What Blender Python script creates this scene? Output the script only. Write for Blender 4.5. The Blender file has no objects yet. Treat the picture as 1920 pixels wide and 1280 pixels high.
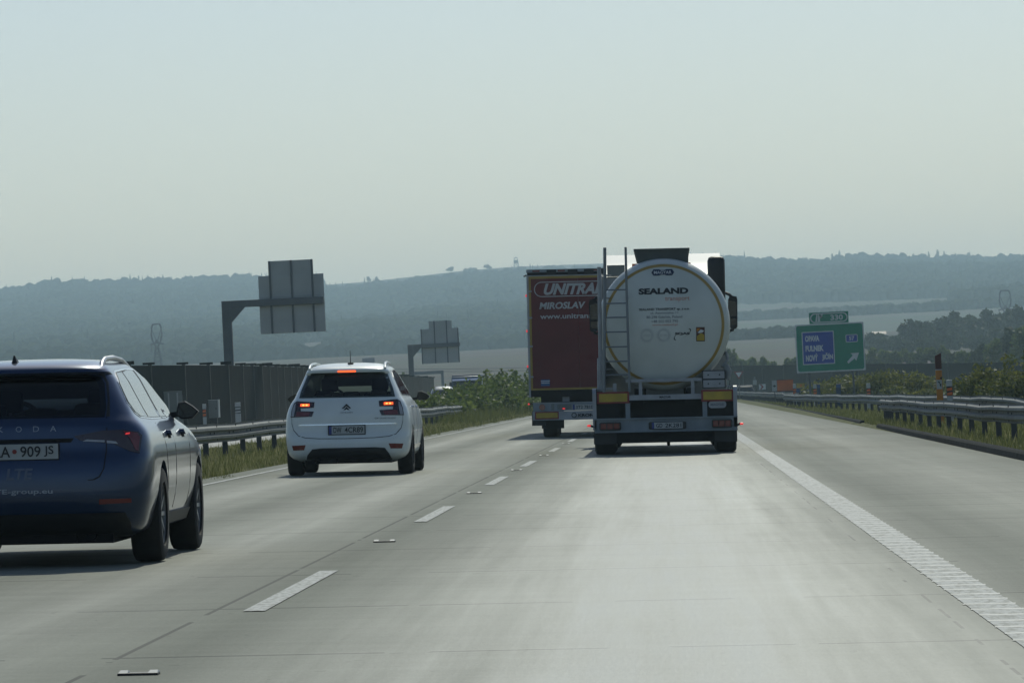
import bpy, bmesh, math, random
import numpy as np
from mathutils import Vector, Matrix, noise, geometry

# ------------------------------------------------------------------ camera, sky, sun, exposure
SC = bpy.context.scene
COL = SC.collection
F, H, VX, VY, RHO, S = 9520.0, 1.1416, 1253.4, 728.2, 0.048, 0.0259   # focal length (px of a 1920 px frame), eye height, vanishing point, roll, crossfall
CR, SR = math.cos(RHO), math.sin(RHO)
_dx, _dy = VX - 960.0, VY - 640.0
_u, _v = _dx * CR - _dy * SR, -_dx * SR - _dy * CR
d = Vector((-_u, F, -_v)).normalized()
r0 = d.cross(Vector((0, 0, 1))).normalized()
u0 = r0.cross(d)
ex, eu = r0 * CR - u0 * SR, r0 * SR + u0 * CR
cam = bpy.data.cameras.new("camera")
cam.sensor_width = 36.0
cam.lens = F / 1920.0 * 36.0
cam.clip_start, cam.clip_end = 0.5, 20000.0
camo = bpy.data.objects.new("camera", cam)
COL.objects.link(camo)
camo.matrix_world = Matrix(((ex.x, eu.x, -d.x, 0), (ex.y, eu.y, -d.y, 0), (ex.z, eu.z, -d.z, H), (0, 0, 0, 1)))
SC.camera = camo

SUN_EL, SUN_AZ = math.radians(42.0), math.radians(7.0)
w = bpy.data.worlds.new("World")
SC.world = w
w.use_nodes = True
nt = w.node_tree
sky = nt.nodes.new("ShaderNodeTexSky")
sky.sky_type = 'NISHITA'
sky.sun_disc = False
sky.sun_elevation = SUN_EL
sky.sun_rotation = SUN_AZ
sky.altitude = 300
sky.air_density = 1.0
sky.dust_density = 0.9
sky.ozone_density = 1.5
bg = nt.nodes["Background"]
bg.inputs[1].default_value = 0.085
tint = nt.nodes.new("ShaderNodeMix")
tint.data_type = 'RGBA'
tint.blend_type = 'MULTIPLY'
tint.inputs[0].default_value = 1.0
tint.inputs[7].default_value = (0.985, 1.0, 1.035, 1.0)
nt.links.new(sky.outputs[0], tint.inputs[6])
nt.links.new(tint.outputs[2], bg.inputs[0])
sun = bpy.data.lights.new("sun", 'SUN')
sun.energy = 2.45
sun.angle = math.radians(0.6)
sun.color = (1.0, 1.0, 0.84)
suno = bpy.data.objects.new("sun", sun)
COL.objects.link(suno)
suno.rotation_euler = Vector((-math.sin(SUN_AZ) * math.cos(SUN_EL), -math.cos(SUN_AZ) * math.cos(SUN_EL), -math.sin(SUN_EL))).to_track_quat('-Z', 'Y').to_euler()
SC.view_settings.view_transform = 'Standard'
SC.view_settings.look = 'None'
SC.view_settings.exposure = -0.12
SC.view_settings.gamma = 1.0
SC.cycles.use_denoising = True
SC.cycles.volume_bounces = 1
SC.cycles.max_bounces = 8

# ------------------------------------------------------------------ helpers
rnd = random.Random(7)
rng = np.random.default_rng(11)


def at(px, py, Y):
    """a point of the place at distance Y, from where it stands in the 1920 x 1280 photograph"""
    dx, dy = px - VX, py - VY
    u, v = dx * CR - dy * SR, -dx * SR - dy * CR
    return Vector((u * Y / F, Y, H + v * Y / F))


def V3(*a):
    return Vector(a)


def tag(o, label=None, cat=None, group=None, kind=None):
    if label: o["label"] = label
    if cat: o["category"] = cat
    if group: o["group"] = group
    if kind: o["kind"] = kind
    return o


def empty(name, loc, label=None, cat=None, group=None, rot=(0, 0, 0)):
    o = bpy.data.objects.new(name, None)
    COL.objects.link(o)
    o.location = loc
    o.rotation_euler = rot
    return tag(o, label, cat, group)


def link_mesh(name, me, mat, parent=None):
    if mat is not None:
        for m in (mat if isinstance(mat, (list, tuple)) else [mat]):
            me.materials.append(m)
    o = bpy.data.objects.new(name, me)
    COL.objects.link(o)
    if parent is not None:
        o.parent = parent
    return o


def smooth(me, angle=35):
    me.polygons.foreach_set("use_smooth", [True] * len(me.polygons))
    me.set_sharp_from_angle(angle=math.radians(angle))
    me.update()


class MB:
    """collects vertices and faces of ONE mesh"""

    def __init__(s):
        s.v, s.f = [], []

    def add(s, vs, fs):
        n = len(s.v)
        s.v += [tuple(p) for p in vs]
        s.f += [tuple(i + n for i in f) for f in fs]
        return s

    def box(s, x0, x1, y0, y1, z0, z1, bev=0.0):
        if bev > 0:
            b = bev
            bm = bmesh.new()
            bmesh.ops.create_cube(bm, size=1.0)
            for q in bm.verts:
                q.co = Vector(((x0 + x1) / 2 + q.co.x * (x1 - x0), (y0 + y1) / 2 + q.co.y * (y1 - y0), (z0 + z1) / 2 + q.co.z * (z1 - z0)))
            bmesh.ops.bevel(bm, geom=list(bm.edges), offset=b, segments=2, affect='EDGES', profile=0.5)
            bm.verts.index_update()
            s.add([q.co for q in bm.verts], [[q.index for q in f.verts] for f in bm.faces])
            bm.free()
            return s
        return s.add([(x0, y0, z0), (x1, y0, z0), (x1, y1, z0), (x0, y1, z0), (x0, y0, z1), (x1, y0, z1), (x1, y1, z1), (x0, y1, z1)],
                     [(0, 3, 2, 1), (4, 5, 6, 7), (0, 1, 5, 4), (1, 2, 6, 5), (2, 3, 7, 6), (3, 0, 4, 7)])

    def bar(s, a, b, wx, wz=None, up=(0, 0, 1)):
        """a square bar from a to b"""
        wz = wz or wx
        a, b = Vector(a), Vector(b)
        t = (b - a).normalized()
        upv = Vector(up)
        if abs(t.dot(upv)) > 0.95: upv = Vector((0, 1, 0))
        p = t.cross(upv).normalized() * wx / 2
        q = p.cross(t).normalized() * wz / 2
        vs = [a - p - q, a + p - q, a + p + q, a - p + q, b - p - q, b + p - q, b + p + q, b - p + q]
        return s.add(vs, [(0, 1, 2, 3), (4, 7, 6, 5), (0, 4, 5, 1), (1, 5, 6, 2), (2, 6, 7, 3), (3, 7, 4, 0)])

    def tube(s, pts, r, n=8, r2=None):
        pts = [Vector(p) for p in pts]
        k = len(pts)
        rs = [r + ((r2 if r2 is not None else r) - r) * i / max(1, k - 1) for i in range(k)]
        base = len(s.v)
        ref = None
        for i, p in enumerate(pts):
            t = (pts[min(i + 1, k - 1)] - pts[max(i - 1, 0)]).normalized()
            if ref is None:
                ref = Vector((0, 0, 1)) if abs(t.z) < 0.9 else Vector((0, 1, 0))
            a = t.cross(ref).normalized()
            b = a.cross(t).normalized()
            for j in range(n):
                th = 2 * math.pi * j / n
                s.v.append(tuple(p + (a * math.cos(th) + b * math.sin(th)) * rs[i]))
        for i in range(k - 1):
            for j in range(n):
                s.f.append((base + i * n + j, base + i * n + (j + 1) % n, base + (i + 1) * n + (j + 1) % n, base + (i + 1) * n + j))
        s.f.append(tuple(base + j for j in range(n))[::-1])
        s.f.append(tuple(base + (k - 1) * n + j for j in range(n)))
        return s

    def lathe_y(s, prof, n=48, c=(0, 0, 0), closed=False):
        """prof = [(r, y)] turned about a line along y through c"""
        base = len(s.v)
        for r, y in prof:
            for j in range(n):
                th = 2 * math.pi * j / n
                s.v.append((c[0] + r * math.cos(th), c[1] + y, c[2] + r * math.sin(th)))
        k = len(prof)
        for i in range(k - 1 if not closed else k):
            i2 = (i + 1) % k
            for j in range(n):
                s.f.append((base + i * n + j, base + i * n + (j + 1) % n, base + i2 * n + (j + 1) % n, base + i2 * n + j))
        return s

    def lathe_x(s, prof, n=32, c=(0, 0, 0), closed=True):
        base = len(s.v)
        for r, x in prof:
            for j in range(n):
                th = 2 * math.pi * j / n
                s.v.append((c[0] + x, c[1] + r * math.cos(th), c[2] + r * math.sin(th)))
        k = len(prof)
        for i in range(k if closed else k - 1):
            i2 = (i + 1) % k
            for j in range(n):
                s.f.append((base + i * n + j, base + i * n + (j + 1) % n, base + i2 * n + (j + 1) % n, base + i2 * n + j))
        return s

    def slab(s, poly, y0, y1):
        """an (x, z) outline with real thickness from y0 to y1"""
        n = len(poly)
        base = len(s.v)
        s.v += [(x, y0, z) for x, z in poly] + [(x, y1, z) for x, z in poly]
        s.f.append(tuple(base + i for i in range(n)))
        s.f.append(tuple(base + n + i for i in range(n))[::-1])
        for i in range(n):
            j = (i + 1) % n
            s.f.append((base + i, base + n + i, base + n + j, base + j))
        return s

    def build(s, name, mat, parent=None, sm=None):
        me = bpy.data.meshes.new(name)
        me.from_pydata(s.v, [], s.f)
        me.validate()
        bm = bmesh.new()
        bm.from_mesh(me)
        bmesh.ops.recalc_face_normals(bm, faces=bm.faces)
        bm.to_mesh(me)
        bm.free()
        me.update()
        if sm: smooth(me, sm)
        return link_mesh(name, me, mat, parent)


def rrect(x0, x1, z0, z1, r, n=5):
    out = []
    for cx, cz, a0 in ((x1 - r, z0 + r, -90), (x1 - r, z1 - r, 0), (x0 + r, z1 - r, 90), (x0 + r, z0 + r, 180)):
        for i in range(n + 1):
            a = math.radians(a0 + 90 * i / n)
            out.append((cx + r * math.cos(a), cz + r * math.sin(a)))
    return out


def quads_mesh(name, co, mat, parent=None, k=4):
    """fast mesh of loose k-gons; co = (n, k, 3)"""
    n = co.shape[0]
    me = bpy.data.meshes.new(name)
    me.vertices.add(n * k)
    me.vertices.foreach_set("co", co.reshape(-1).astype(np.float32))
    me.loops.add(n * k)
    me.loops.foreach_set("vertex_index", np.arange(n * k, dtype=np.int32))
    me.polygons.add(n)
    me.polygons.foreach_set("loop_start", np.arange(0, n * k, k, dtype=np.int32))
    me.update(calc_edges=True)
    return link_mesh(name, me, mat, parent)


def tri_mesh(name, vs, fs, mat, parent=None, sm=False):
    me = bpy.data.meshes.new(name)
    n, m, k = len(vs), len(fs), fs.shape[1]
    me.vertices.add(n)
    me.vertices.foreach_set("co", np.asarray(vs, np.float32).reshape(-1))
    me.loops.add(m * k)
    me.loops.foreach_set("vertex_index", np.asarray(fs, np.int32).reshape(-1))
    me.polygons.add(m)
    me.polygons.foreach_set("loop_start", np.arange(0, m * k, k, dtype=np.int32))
    if sm: me.polygons.foreach_set("use_smooth", [True] * m)
    me.update(calc_edges=True)
    return link_mesh(name, me, mat, parent)


# ------------------------------------------------------------------ materials
def mat(name, c, rough=0.6, metal=0.0, c2=None, scale=4.0, coat=0.0, emit=None, es=0.0, spec=0.5, bump=0.0, detail=4.0, trans=0.0, island=False, coord='Object'):
    m = bpy.data.materials.new(name)
    m.use_nodes = True
    t = m.node_tree
    b = t.nodes["Principled BSDF"]
    b.inputs["Roughness"].default_value = rough
    b.inputs["Metallic"].default_value = metal
    b.inputs["Specular IOR Level"].default_value = spec
    b.inputs["Coat Weight"].default_value = coat
    b.inputs["Coat Roughness"].default_value = 0.04
    tc = t.nodes.new("ShaderNodeTexCoord")
    nz = t.nodes.new("ShaderNodeTexNoise")
    nz.inputs["Scale"].default_value = scale
    nz.inputs["Detail"].default_value = detail
    t.links.new(tc.outputs[coord], nz.inputs["Vector"])
    rp = t.nodes.new("ShaderNodeValToRGB")
    if c2 is None:
        c2 = tuple(x * 0.86 for x in c)
    rp.color_ramp.elements[0].position, rp.color_ramp.elements[1].position = 0.35, 0.65
    rp.color_ramp.elements[0].color = (*c2, 1)
    rp.color_ramp.elements[1].color = (*c, 1)
    src = nz.outputs["Fac"]
    if island:
        g = t.nodes.new("ShaderNodeNewGeometry")
        mx = t.nodes.new("ShaderNodeMath"); mx.operation = 'MULTIPLY_ADD'
        mx.inputs[1].default_value = 0.6; mx.inputs[2].default_value = -0.3
        t.links.new(g.outputs["Random Per Island"], mx.inputs[0])
        ad = t.nodes.new("ShaderNodeMath"); ad.operation = 'ADD'
        t.links.new(mx.outputs[0], ad.inputs[0]); t.links.new(src, ad.inputs[1])
        src = ad.outputs[0]
        rp.color_ramp.elements[0].position, rp.color_ramp.elements[1].position = 0.15, 0.85
    t.links.new(src, rp.inputs["Fac"])
    t.links.new(rp.outputs["Color"], b.inputs["Base Color"])
    if bump:
        bp = t.nodes.new("ShaderNodeBump")
        bp.inputs["Strength"].default_value = bump
        bp.inputs["Distance"].default_value = 0.02
        t.links.new(nz.outputs["Fac"], bp.inputs["Height"])
        t.links.new(bp.outputs["Normal"], b.inputs["Normal"])
    if emit:
        b.inputs["Emission Color"].default_value = (*emit, 1)
        b.inputs["Emission Strength"].default_value = es
    if trans:
        tr = t.nodes.new("ShaderNodeBsdfTranslucent")
        t.links.new(rp.outputs["Color"], tr.inputs["Color"])
        ms = t.nodes.new("ShaderNodeMixShader")
        ms.inputs[0].default_value = trans
        t.links.new(b.outputs[0], ms.inputs[1]); t.links.new(tr.outputs[0], ms.inputs[2])
        t.links.new(ms.outputs[0], t.nodes["Material Output"].inputs["Surface"])
    return m


def tinted_glass():
    m = bpy.data.materials.new('tinted_glass')
    m.use_nodes = True
    t = m.node_tree
    t.nodes.remove(t.nodes["Principled BSDF"])
    tc = t.nodes.new("ShaderNodeTexCoord")
    nz = t.nodes.new("ShaderNodeTexNoise"); nz.inputs["Scale"].default_value = 3.0
    t.links.new(tc.outputs["Object"], nz.inputs["Vector"])
    rp = t.nodes.new("ShaderNodeValToRGB")
    rp.color_ramp.elements[0].color = (0.26, 0.30, 0.29, 1)
    rp.color_ramp.elements[1].color = (0.31, 0.35, 0.34, 1)
    t.links.new(nz.outputs["Fac"], rp.inputs[0])
    tr = t.nodes.new("ShaderNodeBsdfTransparent")
    t.links.new(rp.outputs[0], tr.inputs[0])
    gl = t.nodes.new("ShaderNodeBsdfGlossy"); gl.inputs["Roughness"].default_value = 0.03
    fr = t.nodes.new("ShaderNodeFresnel"); fr.inputs["IOR"].default_value = 1.5
    mx = t.nodes.new("ShaderNodeMixShader")
    t.links.new(fr.outputs[0], mx.inputs[0]); t.links.new(tr.outputs[0], mx.inputs[1]); t.links.new(gl.outputs[0], mx.inputs[2])
    t.links.new(mx.outputs[0], t.nodes["Material Output"].inputs["Surface"])
    return m


M = {}
M['blue'] = mat('blue_paint', (0.011, 0.034, 0.088), 0.28, 0.5, scale=300, coat=0.7)
M['white_paint'] = mat('white_paint', (0.72, 0.765, 0.745), 0.35, 0.0, c2=(0.66, 0.705, 0.685), scale=2.5, coat=0.4)
M['dark_glass'] = mat('dark_glass', (0.010, 0.013, 0.014), 0.05, 0.0, scale=1.0, spec=0.6)
M['seat'] = mat('seat_fabric', (0.022, 0.023, 0.024), 0.9, scale=20)
M['tint_glass'] = tinted_glass()
M['side_glass'] = mat('side_glass', (0.03, 0.035, 0.035), 0.03, 0.0, scale=1.0, spec=1.0)
M['black'] = mat('black_plastic', (0.012, 0.012, 0.013), 0.55, scale=12)
M['gap'] = mat('dark_recess', (0.006, 0.006, 0.007), 0.9, scale=12)
M['tyre'] = mat('tyre_rubber', (0.012, 0.012, 0.012), 0.85, c2=(0.02, 0.019, 0.018), scale=9)
M['rim'] = mat('alloy', (0.42, 0.43, 0.44), 0.35, 0.8, scale=6)
M['chrome'] = mat('chrome', (0.75, 0.75, 0.75), 0.12, 1.0, scale=3)
M['red_lens'] = mat('red_lens', (0.16, 0.010, 0.012), 0.12, scale=20, coat=0.6)
M['dark_lens'] = mat('smoked_lens', (0.03, 0.008, 0.01), 0.10, scale=20, coat=0.6)
M['clear_lens'] = mat('clear_lens', (0.35, 0.36, 0.38), 0.12, scale=20, coat=0.6)
M['brake'] = mat('lit_brake_lamp', (0.6, 0.05, 0.02), 0.3, emit=(1.0, 0.10, 0.02), es=2.2)
M['brake_hot'] = mat('lit_bulb', (0.9, 0.3, 0.1), 0.3, emit=(1.0, 0.26, 0.05), es=3.5)
M['marker_red'] = mat('lit_marker_lamp', (0.6, 0.03, 0.03), 0.3, emit=(1.0, 0.05, 0.05), es=0.7)
M['plate'] = mat('plate_white', (0.40, 0.42, 0.41), 0.4, scale=5)
M['ink'] = mat('black_ink', (0.012, 0.013, 0.016), 0.6, scale=5)
M['badge_navy'] = mat('badge_navy', (0.018, 0.03, 0.07), 0.5, scale=5)
M['plate_blue'] = mat('plate_blue', (0.02, 0.04, 0.22), 0.4, scale=5)
M['letter_grey'] = mat('letter_silver', (0.30, 0.33, 0.38), 0.4, 0.3, scale=5)
M['letter_faint'] = mat('letter_film', (0.10, 0.12, 0.17), 0.4, 0.0, scale=5)
M['grey_ink'] = mat('grey_ink', (0.17, 0.19, 0.21), 0.6, scale=5)
M['seal_ink'] = mat('pale_grey_ink', (0.50, 0.53, 0.50), 0.6, scale=5)
M['orange_ink'] = mat('orange_ink', (0.55, 0.20, 0.12), 0.6, scale=5)
M['tank'] = mat('tank_paint', (0.60, 0.63, 0.585), 0.42, 0.0, c2=(0.52, 0.55, 0.50), scale=1.6, coat=0.25, detail=8)
M['ladder'] = mat('ladder_steel', (0.20, 0.22, 0.235), 0.5, 0.4, scale=5)
M['band'] = mat('yellow_band', (0.38, 0.25, 0.06), 0.5, scale=4)
M['steel'] = mat('galvanised_steel', (0.30, 0.31, 0.295), 0.75, 0.0, c2=(0.22, 0.23, 0.22), scale=2.5, spec=0.25)
M['rail_post'] = mat('rail_post', (0.06, 0.065, 0.07), 0.7, 0.2, scale=3)
M['frame_grey'] = mat('grey_frame_paint', (0.36, 0.38, 0.40), 0.5, 0.1, c2=(0.25, 0.26, 0.27), scale=3)
M['bumper_grey'] = mat('bumper_grey', (0.24, 0.28, 0.31), 0.5, 0.2, c2=(0.17, 0.2, 0.22), scale=3)
M['box_dark'] = mat('spill_box_grey', (0.10, 0.11, 0.10), 0.7, c2=(0.07, 0.08, 0.075), scale=2)
M['cab_white'] = mat('cab_white', (0.31, 0.32, 0.315), 0.4, scale=2, coat=0.4)
M['board_yellow'] = mat('reflector_yellow', (0.48, 0.33, 0.03), 0.5, c2=(0.38, 0.27, 0.03), scale=6)
M['board_red'] = mat('reflector_red', (0.22, 0.02, 0.02), 0.5, scale=6)
M['red_tarp'] = mat('red_tarpaulin', (0.135, 0.013, 0.013), 0.55, c2=(0.105, 0.011, 0.011), scale=1.2)
M['tarp_letter'] = mat('tarpaulin_lettering', (0.46, 0.47, 0.47), 0.6, scale=3)
M['trim_yellow'] = mat('yellow_trim', (0.36, 0.25, 0.05), 0.6, scale=4)
M['sticker_blue'] = mat('sticker_blue', (0.03, 0.10, 0.26), 0.5, scale=4)
M['sign_green'] = mat('sign_green', (0.012, 0.235, 0.145), 0.45, c2=(0.010, 0.21, 0.13), scale=2)
M['sign_blue'] = mat('sign_blue', (0.018, 0.062, 0.36), 0.45, scale=2)
M['sign_white'] = mat('sign_white', (0.62, 0.64, 0.64), 0.45, scale=2)
M['sign_back'] = mat('sign_back_aluminium', (0.42, 0.44, 0.43), 0.6, 0.2, c2=(0.36, 0.38, 0.37), scale=0.8)
M['mast'] = mat('mast_steel', (0.11, 0.125, 0.135), 0.6, 0.4, c2=(0.09, 0.10, 0.11), scale=1.5)
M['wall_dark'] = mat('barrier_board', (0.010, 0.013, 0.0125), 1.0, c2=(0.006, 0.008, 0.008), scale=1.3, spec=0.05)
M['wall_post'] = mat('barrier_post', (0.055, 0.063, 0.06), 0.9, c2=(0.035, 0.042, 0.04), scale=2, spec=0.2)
M['wall_red'] = mat('barrier_red_panel', (0.10, 0.055, 0.05), 0.9, c2=(0.05, 0.035, 0.03), scale=1.6)
M['orange'] = mat('orange_plastic', (0.50, 0.19, 0.012), 0.5, c2=(0.42, 0.15, 0.012), scale=6)
M['brown'] = mat('brown_cap', (0.085, 0.03, 0.02), 0.6, scale=6)
M['orange_refl'] = mat('orange_reflector', (0.75, 0.16, 0.03), 0.4, scale=10)
M['post_white'] = mat('post_white', (0.45, 0.47, 0.46), 0.5, scale=6)
M['post_blue'] = mat('post_blue', (0.02, 0.055, 0.12), 0.5, scale=6)
M['board_orange'] = mat('board_orange', (0.62, 0.14, 0.02), 0.5, c2=(0.50, 0.10, 0.02), scale=2)
M['cabinet'] = mat('cabinet_grey', (0.16, 0.175, 0.165), 0.6, scale=3)
M['cabinet_lit'] = mat('cabinet_sunlit', (0.55, 0.56, 0.53), 0.4, 0.2, scale=3)  # lit copy of the cabinet grey, sunlight put into the colour
M['pylon'] = mat('pylon_steel', (0.10, 0.11, 0.12), 0.6, 0.4, scale=1)
M['kerb'] = mat('asphalt_kerb', (0.040, 0.043, 0.043), 1.0, c2=(0.022, 0.025, 0.025), scale=8, bump=0.4, spec=0.1)
M['leaf'] = mat('bush_leaf', (0.155, 0.195, 0.052), 0.6, c2=(0.06, 0.098, 0.026), scale=0.9, trans=0.5, island=True)
M['leaf_autumn'] = mat('bush_leaf_yellowing', (0.19, 0.19, 0.035), 0.6, c2=(0.065, 0.09, 0.02), scale=0.6, trans=0.45, island=True)
M['leaf_dark'] = mat('tree_leaf_dark', (0.060, 0.080, 0.028), 0.7, c2=(0.028, 0.045, 0.017), scale=0.15, trans=0.3, island=True)
M['grass'] = mat('grass_blade', (0.165, 0.175, 0.06), 0.7, c2=(0.085, 0.105, 0.035), scale=0.8, trans=0.5, island=True)
M['grass_dry'] = mat('dry_grass_blade', (0.32, 0.30, 0.15), 0.7, c2=(0.18, 0.19, 0.08), scale=0.6, trans=0.45, island=True)
M['bark'] = mat('bark', (0.06, 0.05, 0.04), 0.9, scale=3)
M['wood_leaf'] = mat('wood_crowns', (0.066, 0.078, 0.026), 1.0, c2=(0.015, 0.023, 0.012), scale=0.007, island=True, detail=3, trans=0.5, spec=0.0)


def N(t, typ, **kw):
    n = t.nodes.new(typ)
    for k, v in kw.items():
        if k.startswith('i'):
            n.inputs[int(k[1:])].default_value = v
        else:
            setattr(n, k, v)
    return n


def road_material():
    m = bpy.data.materials.new('concrete_road')
    m.use_nodes = True
    t = m.node_tree
    L = t.links.new
    b = t.nodes["Principled BSDF"]
    tc = N(t, "ShaderNodeTexCoord")
    sep = N(t, "ShaderNodeSeparateXYZ")
    L(tc.outputs["Object"], sep.inputs[0])

    def math_(op, a, bb=None, c=None):
        n = N(t, "ShaderNodeMath", operation=op)
        for i, q in enumerate((a, bb, c)):
            if q is None: continue
            if isinstance(q, (int, float)): n.inputs[i].default_value = q
            else: L(q, n.inputs[i])
        return n.outputs[0]

    def nz(sx, sy, scale=1.0, detail=4.0, rough=0.55):
        mp = N(t, "ShaderNodeMapping")
        mp.inputs["Scale"].default_value = (sx, sy, 1)
        L(tc.outputs["Object"], mp.inputs[0])
        n = N(t, "ShaderNodeTexNoise")
        n.inputs["Scale"].default_value = scale
        n.inputs["Detail"].default_value = detail
        n.inputs["Roughness"].default_value = rough
        L(mp.outputs[0], n.inputs["Vector"])
        return n.outputs["Fac"]
    X, Y = sep.outputs[0], sep.outputs[1]
    fine = nz(30, 6, detail=6, rough=0.7)
    grain = nz(3.0, 40.0, detail=3)          # the broom finish across the lane
    streak = nz(3.2, 0.03, detail=5)         # wheel tracks along the lane
    patch = nz(0.35, 0.05, detail=3)
    # slab number -> own tone
    slab = math_('FLOOR', math_('DIVIDE', Y, 5.0))
    lane = math_('FLOOR', math_('DIVIDE', math_('ADD', X, 2.5), 3.81))
    wn = N(t, "ShaderNodeTexWhiteNoise", noise_dimensions='2D')
    cb = N(t, "ShaderNodeCombineXYZ")
    L(slab, cb.inputs[0]); L(lane, cb.inputs[1])
    L(cb.outputs[0], wn.inputs["Vector"])
    # joints
    fy = math_('ABSOLUTE', math_('SUBTRACT', math_('FRACT', math_('DIVIDE', Y, 5.0)), 0.5))
    jt = math_('MULTIPLY', math_('LESS_THAN', fy, 0.008), math_('GREATER_THAN', nz(1.3, 0.4, detail=2), 0.44))

    def joint(x0, wd):
        return math_('LESS_THAN', math_('ABSOLUTE', math_('SUBTRACT', X, x0)), wd)
    worn = nz(0.2, 0.9, detail=3)
    jl = math_('MULTIPLY', joint(-2.5, 0.014), math_('GREATER_THAN', worn, 0.40))
    jr = math_('MULTIPLY', joint(1.31, 0.009), math_('GREATER_THAN', worn, 0.53))
    jj = math_('MAXIMUM', jt, math_('MAXIMUM', jl, jr))
    # spots of rubber and oil, a darker middle of the lane
    val = math_('ADD', math_('MULTIPLY', fine, 0.16), math_('MULTIPLY', streak, 0.20))
    val = math_('ADD', val, math_('MULTIPLY', patch, 0.22))
    spots = math_('MULTIPLY', math_('GREATER_THAN', nz(9.0, 3.0, detail=2), 0.70), -0.16)
    val = math_('ADD', val, spots)
    val = math_('ADD', val, math_('MULTIPLY', math_('SUBTRACT', nz(60.0, 12.0, detail=4, rough=0.8), 0.5), 0.40))
    val = math_('ADD', val, math_('MULTIPLY', grain, 0.14))
    val = math_('ADD', val, math_('MULTIPLY', math_('SUBTRACT', nz(0.5, 2.2, detail=6, rough=0.65), 0.5), 0.42))
    val = math_('ADD', val, math_('MULTIPLY', math_('SUBTRACT', nz(5.0, 0.10, detail=6, rough=0.65), 0.5), 0.38))
    val = math_('ADD', val, math_('MULTIPLY', wn.outputs["Value"], 0.15))
    val = math_('ADD', val, 0.61)
    rgb = N(t, "ShaderNodeMix", data_type='RGBA', blend_type='MULTIPLY')
    rgb.inputs[0].default_value = 1.0
    rgb.inputs[6].default_value = (0.198, 0.205, 0.166, 1)
    cc = N(t, "ShaderNodeCombineColor")
    for i in range(3): L(val, cc.inputs[i])
    L(cc.outputs[0], rgb.inputs[7])
    dk = N(t, "ShaderNodeMix", data_type='RGBA')
    L(math_('MULTIPLY', jj, 0.72), dk.inputs[0])
    L(rgb.outputs[2], dk.inputs[6])
    dk.inputs[7].default_value = (0.05, 0.05, 0.045, 1)
    L(dk.outputs[2], b.inputs["Base Color"])
    # polished wheel tracks of the right lane
    def track(x0, wd):
        return math_('SUBTRACT', 1.0, math_('MINIMUM', math_('DIVIDE', math_('ABSOLUTE', math_('SUBTRACT', X, x0)), wd), 1.0))
    lane_r = math_('MULTIPLY', track(0.0, 2.3), 1.15)
    lane_r = math_('MINIMUM', lane_r, 1.0)
    lane_l = math_('MULTIPLY', math_('MAXIMUM', track(-5.2, 1.0), track(-3.4, 1.2)), 0.42)
    lane_l = math_('MAXIMUM', lane_l, math_('MULTIPLY', track(3.4, 2.2), 0.30))
    pol = math_('MULTIPLY', math_('MAXIMUM', lane_r, lane_l), math_('ADD', 0.55, math_('MULTIPLY', streak, 0.9)))
    pol = math_('MINIMUM', math_('MULTIPLY', pol, math_('ADD', 0.65, math_('MULTIPLY', patch, 0.7))), 1.0)
    scr = nz(11.0, 0.22, detail=7, rough=0.7)
    blot = nz(1.6, 0.35, detail=6, rough=0.65)
    pol = math_('MULTIPLY', pol, math_('ADD', 0.52, math_('ADD', math_('MULTIPLY', scr, 0.55), math_('MULTIPLY', blot, 0.40))))
    L(math_('SUBTRACT', 0.80, math_('MULTIPLY', pol, 0.36)), b.inputs["Roughness"])
    L(math_('ADD', 0.10, math_('MULTIPLY', pol, 0.40)), b.inputs["Specular IOR Level"])
    bp = N(t, "ShaderNodeBump")
    bp.inputs["Strength"].default_value = 0.25
    bp.inputs["Distance"].default_value = 0.01
    L(math_('ADD', fine, grain), bp.inputs["Height"])
    L(bp.outputs["Normal"], b.inputs["Normal"])
    return m


def paint_material():
    """road paint, worn through in specks, with the ribs of a profiled line"""
    m = bpy.data.materials.new('road_paint')
    m.use_nodes = True
    t = m.node_tree
    L = t.links.new
    b = t.nodes["Principled BSDF"]
    tc = N(t, "ShaderNodeTexCoord")
    n1 = N(t, "ShaderNodeTexNoise"); n1.inputs["Scale"].default_value = 14; n1.inputs["Detail"].default_value = 5
    mp = N(t, "ShaderNodeMapping"); mp.inputs["Scale"].default_value = (2.2, 0.5, 1)
    L(tc.outputs["Object"], mp.inputs[0]); L(mp.outputs[0], n1.inputs["Vector"])
    rp = N(t, "ShaderNodeValToRGB")
    rp.color_ramp.elements[0].position, rp.color_ramp.elements[1].position = 0.36, 0.56
    rp.color_ramp.elements[0].color = (0.25, 0.255, 0.225, 1)
    rp.color_ramp.elements[1].color = (0.46, 0.47, 0.445, 1)
    L(n1.outputs["Fac"], rp.inputs[0]); L(rp.outputs[0], b.inputs["Base Color"])
    b.inputs["Roughness"].default_value = 0.7
    b.inputs["Specular IOR Level"].default_value = 0.3
    return m


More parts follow.
